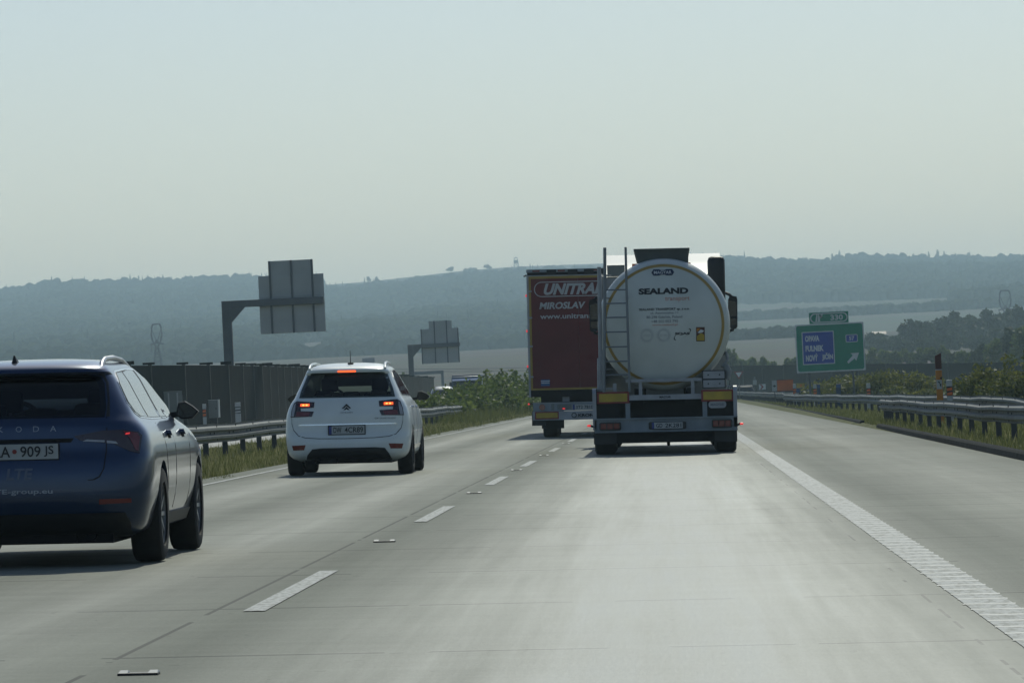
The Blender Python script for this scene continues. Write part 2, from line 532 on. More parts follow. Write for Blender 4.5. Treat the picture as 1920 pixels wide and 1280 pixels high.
def terrain_material():
    m = bpy.data.materials.new('fields')
    m.use_nodes = True
    t = m.node_tree
    L = t.links.new
    b = t.nodes["Principled BSDF"]
    b.inputs["Roughness"].default_value = 0.95
    b.inputs["Specular IOR Level"].default_value = 0.1
    tc = N(t, "ShaderNodeTexCoord")
    mp = N(t, "ShaderNodeMapping"); mp.inputs["Scale"].default_value = (0.0042, 0.0030, 0)
    mp.inputs["Rotation"].default_value = (0, 0, 0.35)
    L(tc.outputs["Object"], mp.inputs[0])
    vo = N(t, "ShaderNodeTexVoronoi", feature='F1', voronoi_dimensions='2D')
    vo.inputs["Scale"].default_value = 1.0
    L(mp.outputs[0], vo.inputs["Vector"])
    sc = N(t, "ShaderNodeSeparateColor"); L(vo.outputs["Color"], sc.inputs[0])
    rp = N(t, "ShaderNodeValToRGB")
    cr = rp.color_ramp
    cr.elements[0].position, cr.elements[0].color = 0.0, (0.10, 0.086, 0.074, 1)
    cr.elements[1].position, cr.elements[1].color = 1.0, (0.06, 0.075, 0.03, 1)
    for p, c in ((0.3, (0.135, 0.114, 0.096, 1)), (0.55, (0.075, 0.092, 0.042, 1)), (0.75, (0.145, 0.125, 0.10, 1))):
        e = cr.elements.new(p); e.color = c
    L(sc.outputs[0], rp.inputs[0])
    n1 = N(t, "ShaderNodeTexNoise"); n1.inputs["Scale"].default_value = 0.02; n1.inputs["Detail"].default_value = 6
    L(tc.outputs["Object"], n1.inputs["Vector"])
    mx = N(t, "ShaderNodeMix", data_type='RGBA', blend_type='MULTIPLY'); mx.inputs[0].default_value = 0.5
    L(rp.outputs[0], mx.inputs[6]); L(n1.outputs["Color"], mx.inputs[7])
    # nearer than 600 m: roadside soil and mown grass
    sp = N(t, "ShaderNodeSeparateXYZ"); L(tc.outputs["Object"], sp.inputs[0])
    mr = N(t, "ShaderNodeMapRange"); mr.inputs[1].default_value = 560; mr.inputs[2].default_value = 640
    L(sp.outputs[1], mr.inputs[0])
    n2 = N(t, "ShaderNodeTexNoise"); n2.inputs["Scale"].default_value = 1.2; n2.inputs["Detail"].default_value = 7
    L(tc.outputs["Object"], n2.inputs["Vector"])
    r2 = N(t, "ShaderNodeValToRGB")
    r2.color_ramp.elements[0].position, r2.color_ramp.elements[1].position = 0.35, 0.65
    r2.color_ramp.elements[0].color = (0.075, 0.095, 0.03, 1)
    r2.color_ramp.elements[1].color = (0.17, 0.165, 0.08, 1)
    L(n2.outputs["Fac"], r2.inputs[0])
    m2 = N(t, "ShaderNodeMix", data_type='RGBA')
    L(mr.outputs[0], m2.inputs[0]); L(r2.outputs[0], m2.inputs[6]); L(mx.outputs[2], m2.inputs[7])
    L(m2.outputs[2], b.inputs["Base Color"])
    return m


M['road'] = road_material()
M['paint'] = paint_material()
M['terrain'] = terrain_material()
M['stud'] = mat('stud_reflector', (0.28, 0.29, 0.285), 0.45, scale=30)
M['rib'] = mat('rib_paint', (0.50, 0.51, 0.49), 0.6, c2=(0.34, 0.35, 0.33), scale=9)
M['concrete_far'] = mat('concrete_opposite', (0.34, 0.335, 0.30), 0.7, c2=(0.28, 0.275, 0.25), scale=0.5)


# ------------------------------------------------------------------ ground
def sstep(a, b, x):
    t = min(1, max(0, (x - a) / (b - a)))
    return t * t * (3 - 2 * t)


XS_N = [-3000, -60, -40, -30, -22.6, -22.2, -10.7, -10.4, -8.5, -6.9, -6.6, 5.0, 5.35, 5.6, 6.8, 9, 14, 24, 40, 3000]
ZS_N = [-1.0, -.9, -.6, -.3, -.1, -.06, .20, .27, .25, .178, .12, -.19, -.08, -.05, -.06, -.22, -.5, -.6, -.7, -1.0]
U_SK = [-2600, -1253, -1150, -950, -780, -630, -490, -410, -290, -190, 110, 250, 450, 500, 600, 670, 2200]
V_SK = [218, 232, 243, 238, 236, 224, 230, 238, 242, 241, 236, 224, 213, 210, 202, 203, 192]
Y_FAR = [500, 700, 900, 1500, 2000, 2800, 3600, 4400, 5200, 6800]
V_FAR = [0, 14, 34, 76, 95, 126, 160, 200, 236, 168]


def gz(X, Y):
    zn = float(np.interp(X, XS_N, ZS_N))
    if Y < 500: return zn
    u = X * F / Y
    v = float(np.interp(Y, Y_FAR, V_FAR))
    k = 1 + (float(np.interp(u, U_SK, V_SK)) / 236.0 - 1) * sstep(2800, 5000, Y)
    zf = H + v * k * Y / F
    if Y > 900:
        n = noise.noise(Vector((X * .0022, Y * .0016, 3.1)))
        zf += n * 9 * sstep(900, 2500, Y) * (1 - sstep(4300, 5000, Y))
    a = sstep(500, 800, Y)
    return zn * (1 - a) + zf * a


def build_ground():
    xs = sorted(set([-2600, -2000, -1500, -1200, 1200, 1500, 2000, 2600] + list(range(-1000, 1001, 50)) + [x for x in XS_N if abs(x) < 100]))
    ys = [-2500, -1200, -500, -90, 0, 60, 120, 200, 300, 400] + list(range(480, 1000, 40)) + list(range(1000, 5200, 70)) + [5200, 5300, 5600, 6000, 6800]
    vs = [(x, y, gz(x, y)) for y in ys for x in xs]
    n = len(xs)
    fs = np.array([(j * n + i, j * n + i + 1, (j + 1) * n + i + 1, (j + 1) * n + i) for j in range(len(ys) - 1) for i in range(n - 1)])
    o = tri_mesh('ground', vs, fs, M['terrain'], sm=True)
    tag(o, kind='structure')


build_ground()


def strip(name, pts_l, pts_r, mat_, dz=0.0, label=None):
    """a sheet between two lines of (x, y, z)"""
    n = len(pts_l)
    vs = [(p[0], p[1], p[2] + dz) for p in pts_l] + [(p[0], p[1], p[2] + dz) for p in pts_r]
    fs = [(i, n + i, n + i + 1, i + 1) for i in range(n - 1)]
    return MB().add(vs, fs).build(name, mat_)


def rz(x):
    return -S * x


KERB = [(4.90, -30), (4.92, 40), (5.0, 74), (5.24, 130), (5.83, 285), (6.1, 400), (6.1, 560)]


def kerb_x(y):
    return float(np.interp(y, [k[1] for k in KERB], [k[0] for k in KERB]))


YR = [-30, 20, 40, 60, 74, 100, 130, 200, 285, 400, 560]
tag(strip('road', [(-6.62 + .12 * math.sin(y * .9), y, rz(-6.62)) for y in YR], [(kerb_x(y) + .05, y, rz(kerb_x(y))) for y in YR], M['road']), kind='structure')
tag(strip('opposite_road', [(-22.1, -30, -.03), (-22.1, 560, -.03)], [(-10.75, -30, .26), (-10.75, 560, .26)], M['concrete_far']), kind='structure')
tag(strip('edge_line', [(1.465, -30, rz(1.465)), (1.465, 560, rz(1.465))], [(1.715, -30, rz(1.715)), (1.715, 560, rz(1.715))], M['paint'], 0.004), kind='structure')
tag(strip('inner_edge_line', [(-6.25, -30, rz(-6.25)), (-6.25, 560, rz(-6.25))], [(-6.16, -30, rz(-6.16)), (-6.16, 560, rz(-6.16))], M['paint'], 0.004), kind='structure')
rb = MB()
y = 18.0
while y < 90:        # ribs of the profiled edge line
    L_ = 1.462 - rnd.random() * .012
    rb.add([(L_, y, rz(L_) + .0045), (1.722, y, rz(1.722) + .0045), (1.722, y + .03, rz(1.722) + .008), (L_, y + .03, rz(L_) + .008), (L_, y + .06, rz(L_) + .0045), (1.722, y + .06, rz(1.722) + .0045)],
           [(0, 1, 2, 3), (3, 2, 5, 4)])
    y += 0.62
tag(rb.build('edge_line_ribs', M['rib']), kind='structure')
dm = MB()
for y in (-8.6, 9.4, 27.1, 45.3, 62.6, 77.5, 95.8, 113.8, 131.8, 149.8):
    ln = 6.0
    dm.add([(-2.33, y, rz(-2.33) + .004), (-2.21, y, rz(-2.21) + .004), (-2.21, y + ln, rz(-2.21) + .004), (-2.33, y + ln, rz(-2.33) + .004)], [(0, 1, 2, 3)])
tag(dm.build('lane_markings', M['paint']), kind='structure')
kb = MB()
for i in range(len(KERB) - 1):
    (xa, ya), (xb, yb) = KERB[i], KERB[i + 1]
    n = max(1, int((yb - ya) / 6))
    for j in range(n):
        y0, y1 = ya + (yb - ya) * j / n, ya + (yb - ya) * (j + 1) / n - .03
        if 131 < (y0 + y1) / 2 < 141: continue
        x0, x1 = kerb_x(y0), kerb_x(y1)
        prof = [(0, -.03), (.02, .09), (.05, .12), (.14, .125), (.18, -.05)]
        vs = [(x0 + a, y0, rz(x0) + b) for a, b in prof] + [(x1 + a, y1, rz(x1) + b) for a, b in prof]
        k = len(prof)
        kb.add(vs, [(q, q + 1, k + q + 1, k + q) for q in range(k - 1)] + [tuple(range(k)), tuple(range(2 * k - 1, k - 1, -1))])
tag(kb.build('kerb', M['kerb']), kind='structure')


# ------------------------------------------------------------------ grass
def grass(name, x0f, x1f, y0, y1, n, h0, h1, m, flowers=0):
    yy = y0 * (y1 / y0) ** rng.random(n)
    xx = np.array([x0f(q) for q in yy]) + (np.array([x1f(q) for q in yy]) - np.array([x0f(q) for q in yy])) * rng.random(n) ** 1.2
    zz = np.array([gz(a, b) for a, b in zip(xx, yy)])
    cl = np.array([noise.noise(Vector((a * 1.1, b * .45, 0))) for a, b in zip(xx, yy)])
    hh = (h0 + (h1 - h0) * rng.random(n) ** 2) * (1 + .9 * cl)
    a = rng.random(n) * 6.283
    wd = 0.007 + .008 * rng.random(n)
    wd = wd * (yy / 60) ** .5
    lean = (rng.random((n, 2)) - .5) * .8 * hh[:, None]
    co = np.zeros((n, 3, 3))
    co[:, 0] = np.stack([xx - np.cos(a) * wd, yy - np.sin(a) * wd, zz - .02], 1)
    co[:, 1] = np.stack([xx + np.cos(a) * wd, yy + np.sin(a) * wd, zz - .02], 1)
    co[:, 2] = np.stack([xx + lean[:, 0], yy + lean[:, 1], zz + hh], 1)
    return tag(quads_mesh(name, co, m, k=3), kind='stuff')


grass('verge_grass', lambda y: -6.62 + .18 * math.sin(y * .37) + .1 * math.sin(y * 1.3), lambda y: -10.3, 50, 330, 90000, .02, .12, M['grass'])
grass('dry_verge_grass', lambda y: -6.66, lambda y: -10.3, 50, 330, 34000, .02, .17, M['grass_dry'])
grass('shoulder_grass', lambda y: kerb_x(y) + .10, lambda y: 11.0, 60, 420, 90000, .03, .14, M['grass'])
grass('dry_shoulder_grass', lambda y: kerb_x(y) + .12, lambda y: 11.0, 60, 420, 22000, .03, .16, M['grass_dry'])


# ------------------------------------------------------------------ foliage
def crown_mesh(name, m, parent, blobs, n, leaf, seed=0, flat=0.0):
    """leaf-sized faces through the volume of several lumps; blobs = [(cx, cy, cz, rx, ry, rz)]"""
    g = np.random.default_rng(seed + 100)
    b = np.array(blobs)
    wt = (b[:, 3] * b[:, 4] * b[:, 5]) ** .667
    idx = g.choice(len(b), n, p=wt / wt.sum())
    dv = g.normal(size=(n, 3))
    dv /= np.linalg.norm(dv, axis=1)[:, None]
    rr = (0.45 + 0.62 * g.random(n) ** .6)
    p = b[idx, :3] + dv * rr[:, None] * b[idx, 3:6]
    s = leaf * (.6 + .8 * g.random(n))
    t1 = g.normal(size=(n, 3)); t1 /= np.linalg.norm(t1, axis=1)[:, None]
    t2 = np.cross(t1, g.normal(size=(n, 3))); t2 /= np.linalg.norm(t2, axis=1)[:, None]
    a, c = t1 * s[:, None], t2 * (s * .6)[:, None]
    co = np.stack([p - a, p + c, p + a, p - c], 1)
    return quads_mesh(name, co, m, parent)


def lumps(w_, d_, h_, z0, n, seed, r=0.33):
    g = random.Random(seed)
    out = []
    for i in range(n):
        a = g.random() * 6.283
        q = g.random() ** .5
        x, y_ = math.cos(a) * q * .5 * w_, math.sin(a) * q * .5 * d_
        z = z0 + h_ * (.15 + .72 * g.random() * (1 - .45 * q * q))
        k = r * (.55 + .65 * g.random())
        out.append((x, y_, z, w_ * k, d_ * k, h_ * k * .8))
    return out


def bush(loc, w_, d_, h_, m, label, group=None, n=2600, leaf=.09, seed=0, name='bush', nl=14, shoots=0):
    o = empty(name, loc, label, 'bush', group)
    bl = lumps(w_, d_, h_, 0, nl, seed)
    g = random.Random(seed + 5)
    for i in range(shoots):
        bl.append(((g.random() - .5) * w_ * .8, (g.random() - .5) * d_ * .8, h_ * (.85 + .25 * g.random()), .06 * w_, .06 * w_, .22 * h_))
    crown_mesh('foliage', m, o, bl, n, leaf, seed)
    st = MB()
    for i in range(6):
        a = g.random() * 6.283
        st.tube([(0, 0, -.1), (math.cos(a) * w_ * .15, math.sin(a) * d_ * .15, h_ * .35), (math.cos(a) * w_ * .3, math.sin(a) * d_ * .3, h_ * .75)], .03, 5, .01)
    st.build('stem', M['bark'], o)
    return o


def tree(loc, w_, h_, m, label, group=None, n=900, leaf=.5, seed=0, trunk=.25, conifer=False, name='tree', nl=16):
    o = empty(name, loc, label, 'tree', group)
    g = random.Random(seed + 9)
    if conifer:
        bl = [((g.random() - .5) * .1 * w_, (g.random() - .5) * .1 * w_, h_ * (.12 + .86 * i / 9), w_ * .5 * (1 - i / 10.5), w_ * .5 * (1 - i / 10.5), h_ * .08) for i in range(10)]
    else:
        bl = lumps(w_ * .8, w_ * .8, h_ * (1 - trunk), h_ * trunk, nl, seed, .26)
    crown_mesh('crown', m, o, bl, n, leaf, seed)
    st = MB()
    st.tube([(0, 0, -.5), (.02 * w_, 0, h_ * .45), (0, .02 * w_, h_ * .85)], h_ * .022, 7, h_ * .006)
    for i in range(5):
        a = g.random() * 6.283
        z = h_ * (.25 + .4 * g.random())
        st.tube([(0, 0, z), (math.cos(a) * w_ * .15, math.sin(a) * w_ * .15, z + h_ * .1), (math.cos(a) * w_ * .33, math.sin(a) * w_ * .33, z + h_ * .22)], h_ * .011, 5, h_ * .004)
    st.build('trunk', M['bark'], o)
    return o


# ------------------------------------------------------------------ text
def text_mesh(s, box, bold=0.0, shear=0.0, align_fit=True, spacing=1.0):
    """vertices (x, z) and faces of a line of lettering fitted to box = (x0, x1, z0, z1)"""
    cu = bpy.data.curves.new('lettering', 'FONT')
    cu.body = s
    cu.offset = bold
    cu.shear = shear
    cu.space_character = spacing
    cu.resolution_u = 3
    o = bpy.data.objects.new('lettering', cu)
    COL.objects.link(o)
    me = bpy.data.meshes.new_from_object(o.evaluated_get(bpy.context.evaluated_depsgraph_get()))
    vs = [(q.co.x, q.co.y) for q in me.vertices]
    fs = [tuple(p.vertices) for p in me.polygons]
    bpy.data.objects.remove(o)
    bpy.data.curves.remove(cu)
    bpy.data.meshes.remove(me)
    xs, zs = [q[0] for q in vs], [q[1] for q in vs]
    x0, x1, z0, z1 = box
    sx = (x1 - x0) / (max(xs) - min(xs))
    sz = (z1 - z0) / (max(zs) - min(zs))
    return [(x0 + (a - min(xs)) * sx, z0 + (b - min(zs)) * sz) for a, b in vs], fs


def lettering(items, surf, m, parent, name='lettering', off=.004):
    """items = [(text, box, bold, shear)], set on y = surf(x, z) and standing off it a little, with thickness"""
    for it in items:
        s, box = it[0], it[1]
        vs, fs = text_mesh(s, box, it[2] if len(it) > 2 else 0.0, it[3] if len(it) > 3 else 0.0, spacing=it[4] if len(it) > 4 else 1.0)
        o = MB().add([(x, surf(x, z) - off, z) for x, z in vs], fs).build(name, m, parent)
    return o


# ------------------------------------------------------------------ car bodies
def pchip(xk, yk):
    xk, yk = np.array(xk, float), np.array(yk, float)
    h = np.diff(xk); dl = np.diff(yk) / h
    dd = np.zeros_like(yk)
    for i in range(1, len(xk) - 1):
        if dl[i - 1] * dl[i] > 0:
            w1, w2 = 2 * h[i] + h[i - 1], h[i] + 2 * h[i - 1]
            dd[i] = (w1 + w2) / (w1 / dl[i - 1] + w2 / dl[i])
    dd[0], dd[-1] = dl[0], dl[-1]

    def f(x):
        x = min(max(x, xk[0]), xk[-1])
        i = min(int(np.searchsorted(xk, x, side='right')) - 1, len(h) - 1)
        t = (x - xk[i]) / h[i]
        return float(yk[i] * (1 + 2 * t) * (1 - t) ** 2 + h[i] * dd[i] * t * (1 - t) ** 2 + yk[i + 1] * t * t * (3 - 2 * t) + h[i] * dd[i + 1] * t * t * (t - 1))
    return f


class CarBody:
    """rows = (z, half width, rear y, rear corner depth, front y, front corner depth)"""

    def __init__(s, rows, n=3.2):
        z = [r[0] for r in rows]
        s.z = z
        s.w, s.yr, s.dr, s.yf, s.df = [pchip(z, [r[i] for r in rows]) for i in range(1, 6)]
        s.n = n

    def rear(s, x, z):
        w_ = s.w(z); q = min(abs(x) / w_, 0.9999)
        return s.yr(z) + s.dr(z) * (1 - (1 - q ** s.n) ** (1 / s.n))

    def side(s, y, z):
        w_, yr, dr, yf, df = s.w(z), s.yr(z), s.dr(z), s.yf(z), s.df(z)
        if y < yr + dr:
            q = min(1, max(0, (yr + dr - y) / dr))
        elif y > yf - df:
            q = min(1, max(0, (y - yf + df) / df))
        else:
            q = 0
        return w_ * (1 - q ** s.n) ** (1 / s.n)

    def mesh(s, step=.03):
        zs = []
        for a, b in zip(s.z[:-1], s.z[1:]):
            k = max(1, int(math.ceil((b - a) / step)))
            zs += [a + (b - a) * i / k for i in range(k)]
        zs.append(s.z[-1])
        mb = MB()
        rings = []
        for z in zs:
            w_, yr, dr, yf, df = s.w(z), s.yr(z), s.dr(z), s.yf(z), s.df(z)
            half = []
            for i in range(15):
                a = math.pi / 2 * i / 14
                half.append((w_ * math.sin(a) ** (2 / s.n), yr + dr * (1 - math.cos(a) ** (2 / s.n))))
            for i in range(1, 16):
                half.append((w_, yr + dr + (yf - df - yr - dr) * i / 16))
            for i in range(11):
                a = math.pi / 2 * (1 - i / 10)
                half.append((w_ * math.sin(a) ** (2 / s.n), yf - df * (1 - math.cos(a) ** (2 / s.n))))
            ring = half + [(-x, y_) for x, y_ in half[-2:0:-1]]
            rings.append([(x, y_, z) for x, y_ in ring])
        k = len(rings[0])
        for r in rings:
            mb.v += r
        for i in range(len(rings) - 1):
            for j in range(k):
                mb.f.append((i * k + j, i * k + (j + 1) % k, (i + 1) * k + (j + 1) % k, (i + 1) * k + j))
        mb.f.append(tuple(range(k))[::-1])
        mb.f.append(tuple((len(rings) - 1) * k + j for j in range(k)))
        return mb

    def front(s, x, z):
        w_ = s.w(z); q = min(abs(x) / w_, 0.9999)
        return s.yf(z) - s.df(z) * (1 - (1 - q ** s.n) ** (1 / s.n))

    def opening(s, poly, surf, deep=.14):
        """a closed plug through the shell, to cut a window opening"""
        mb = MB()
        bd = patch('plug', poly, surf, None, None, .03, .05, deep, solid=mb)
        k, n = len(mb.v), len(bd)
        mb.v += [tuple(surf(q.x, q.y, .03)) for q in bd] + [tuple(surf(q.x, q.y, -deep)) for q in bd]
        for i in range(n):
            j = (i + 1) % n
            mb.f.append((k + i, k + j, k + n + j, k + n + i))
        o = mb.build('plug', M['gap'])
        bm = bmesh.new()
        bm.from_mesh(o.data)
        bmesh.ops.remove_doubles(bm, verts=bm.verts, dist=1e-5)
        bmesh.ops.recalc_face_normals(bm, faces=bm.faces)
        bm.to_mesh(o.data)
        bm.free()
        return o

    def build(s, name, m, parent, wells, cabin=None, openings=()):
        o = s.mesh().build(name, m, parent)
        cutters = []
        if cabin:
            z0, z1 = cabin
            rows = []
            for i in range(12):
                z = z0 + (z1 - z0) * i / 11
                rows.append((z, s.w(z) - .07, s.yr(z) + .10, min(s.dr(z), .25), s.yf(z) - .12, .2))
            cutters.append(CarBody(rows, s.n).mesh(.08).build('cavity', M['gap']))
            cutters += [s.opening(p, f) for p, f in openings]
        cut = MB()
        for (x, y_, z, r) in wells:
            cut.lathe_x([(0.0001, -.17), (r, -.17), (r, .17), (0.0001, .17)], 40, (x, y_, z), closed=False)
        c = cut.build('well_cutter', M['gap'])
        md = o.modifiers.new('wells', 'BOOLEAN')
        md.operation = 'DIFFERENCE'
        md.solver = 'EXACT'
        md.object = c
        for q in cutters:
            md = o.modifiers.new('cut', 'BOOLEAN')
            md.operation = 'DIFFERENCE'
            md.solver = 'EXACT'
            md.object = q
        dg = bpy.context.evaluated_depsgraph_get()
        dg.update()
        me = bpy.data.meshes.new_from_object(o.evaluated_get(dg))
        o.modifiers.clear()
        o.data = me
        if len(me.materials) == 0: me.materials.append(m)
        for p in me.polygons: p.material_index = 0
        for q in [c] + cutters: bpy.data.objects.remove(q)
        smooth(me, 32)
        return o


def patch(name, poly, surf, m, parent, off=.004, step=.05, sink=.02, solid=None):
    """a panel lying on a curved surface: the outline poly, filled, offset outward, with a rim that goes into the body.
    surf(a, b, off) -> point"""
    bd = []
    n = len(poly)
    for i in range(n):
        a, b = Vector(poly[i]), Vector(poly[(i + 1) % n])
        k = max(1, int((b - a).length / step))
        bd += [a + (b - a) * j / k for j in range(k)]
    pts = list(bd)
    xs, ys_ = [p.x for p in bd], [p.y for p in bd]
    gx = min(xs) + step / 2
    while gx < max(xs):
        gy = min(ys_) + step / 2
        while gy < max(ys_):
            q = Vector((gx, gy))
            if min((q - b).length for b in bd) > step * .5: pts.append(q)
            gy += step
        gx += step
    nb = len(bd)
    vo, eo, fo, ov, oe, of = geometry.delaunay_2d_cdt(pts, [(i, (i + 1) % nb) for i in range(nb)], [list(range(nb))], 1, 1e-5)
    used = sorted({i for f in fo for i in f})
    ix = {i: k for k, i in enumerate(used)}
    vo, fo = [vo[i] for i in used], [[ix[i] for i in f] for f in fo]
    if solid is not None:
        solid.add([surf(q.x, q.y, off) for q in vo] + [surf(q.x, q.y, -sink) for q in vo], fo + [[i + len(vo) for i in f][::-1] for f in fo])
        k = len(solid.v)
        return bd
    mb = MB()
    mb.add([surf(q.x, q.y, off) for q in vo], fo)
    k = len(mb.v)
    mb.v += [tuple(surf(q.x, q.y, off)) for q in bd] + [tuple(surf(q.x, q.y, -sink)) for q in bd]
    for i in range(nb):
        j = (i + 1) % nb
        mb.f.append((k + i, k + j, k + nb + j, k + nb + i))
    o = mb.build(name, m, parent)
    bm = bmesh.new()
    bm.from_mesh(o.data)
    bmesh.ops.remove_doubles(bm, verts=bm.verts, dist=1e-5)
    bmesh.ops.recalc_face_normals(bm, faces=bm.faces)
    bm.to_mesh(o.data)
    bm.free()
    smooth(o.data, 35)
    return o


def wheel(parent, x, y, z, r, wd, out, spokes=10):
    t = MB()
    h = wd / 2
    prof = [(r * .68, -h), (r * .9, -h * 1.02), (r * .97, -h * .9), (r, -h * .62), (r, h * .62), (r * .97, h * .9), (r * .9, h * 1.02), (r * .68, h)]
    t.lathe_x(prof, 40)
    w_ = empty('wheel', (x, y, z)); w_.parent = parent
    t.build('tyre', M['tyre'], w_, 40)
    rm = MB()
    o_ = out * h * .85
    rm.lathe_x([(r * .62, o_), (r * .70, o_), (r * .70, o_ - out * .05), (r * .62, o_ - out * .09)], 36)
    rm.lathe_x([(0.001, o_ - out * .03), (r * .16, o_ - out * .03), (r * .16, o_ - out * .08), (0.001, o_ - out * .08)], 16, closed=False)
    for i in range(spokes):
        a = 2 * math.pi * i / spokes
        ca, sa = math.cos(a), math.sin(a)
        rm.bar((o_ - out * .03, ca * r * .12, sa * r * .12), (o_ - out * .02, ca * r * .66, sa * r * .66), .03, .035, up=(1, 0, 0))
    rm.build('rim', M['rim'], w_, 40)
    dk = MB().lathe_x([(0.001, o_ - out * .095), (r * .66, o_ - out * .095), (r * .66, o_ - out * .12), (0.001, o_ - out * .12)], 24, closed=False)
    dk.build('brake_disc', M['gap'], w_)
    return w_


def cabin_interior(car, seats, dash_y, dash_z, w_):
    """seats = [(x, y, half width, top of the back, top of the head rest)]"""
    for x, y_, hw, zb, zh in seats:
        st = MB().box(x - hw, x + hw, y_ - .06, y_ + .10, .62, zb, .05)
        se = st.build('seat', M['seat'], car, 40)
        MB().box(x - .125, x + .125, y_ - .05, y_ + .05, zb + .02, zh, .04).tube([(x - .05, y_, zb - .02), (x - .05, y_, zb + .05)], .008, 6).tube([(x + .05, y_, zb - .02), (x + .05, y_, zb + .05)], .008, 6).build('headrest', M['seat'], se, 40)
    MB().box(-w_, w_, dash_y, dash_y + .4, .7, dash_z, .04).build('dashboard', M['seat'], car, 40)
    wh = MB()
    wh.lathe_y([(.17, -.012), (.19, 0), (.17, .012), (.155, 0)], 24, (-.36, dash_y - .18, dash_z - .05), closed=True)
    wh.build('steering_wheel', M['black'], car, 40)


def place(root, X, Y):
    root.location = (X, Y, -S * X)
    root.rotation_euler = (0, math.atan(S), 0)


def mirror_part(car, sgn, x0, x1, y, z0, z1, shell, arm_z, name='wing_mirror'):
    """a wing mirror seen from behind: shell, glass and arm; x0 < x1 measured outward"""
    mb = MB()
    zc = (z0 + z1) / 2
    prof = [(x0, z0 + .03), (x0 + .02, z1 - .01), (x0 + .07, z1), (x1 - .05, z1 - .035), (x1 - .005, z1 - .075), (x1 - .01, z0 + .05), (x1 - .05, z0 + .005), (x0 + .04, z0)]
    cx = (x0 + x1) / 2
    rings = [(0.0, 1.0), (.05, 1.04), (.10, .92), (.15, .55)]
    for dy, k in rings:
        mb.v += [(sgn * (cx + (a - cx) * k), y + dy, zc + (b - zc) * k) for a, b in prof]
    n = len(prof)
    for i in range(len(rings) - 1):
        for j in range(n):
            mb.f.append((i * n + j, i * n + (j + 1) % n, (i + 1) * n + (j + 1) % n, (i + 1) * n + j))
    mb.f.append(tuple(range(n))); mb.f.append(tuple(3 * n + j for j in range(n)))
    o = mb.build(name, shell, car, 40)
    g = MB().slab([(sgn * (cx + (a - cx) * .86), zc + (b - zc) * .84) for a, b in prof], y - .006, y + .01)
    g.build('mirror_glass', M['dark_glass'], o)
    MB().bar((sgn * (x0 - .10), y + .10, arm_z), (sgn * (x0 + .05), y + .07, z0 + .04), .05, .04).build('mirror_arm', shell, o)
    return o


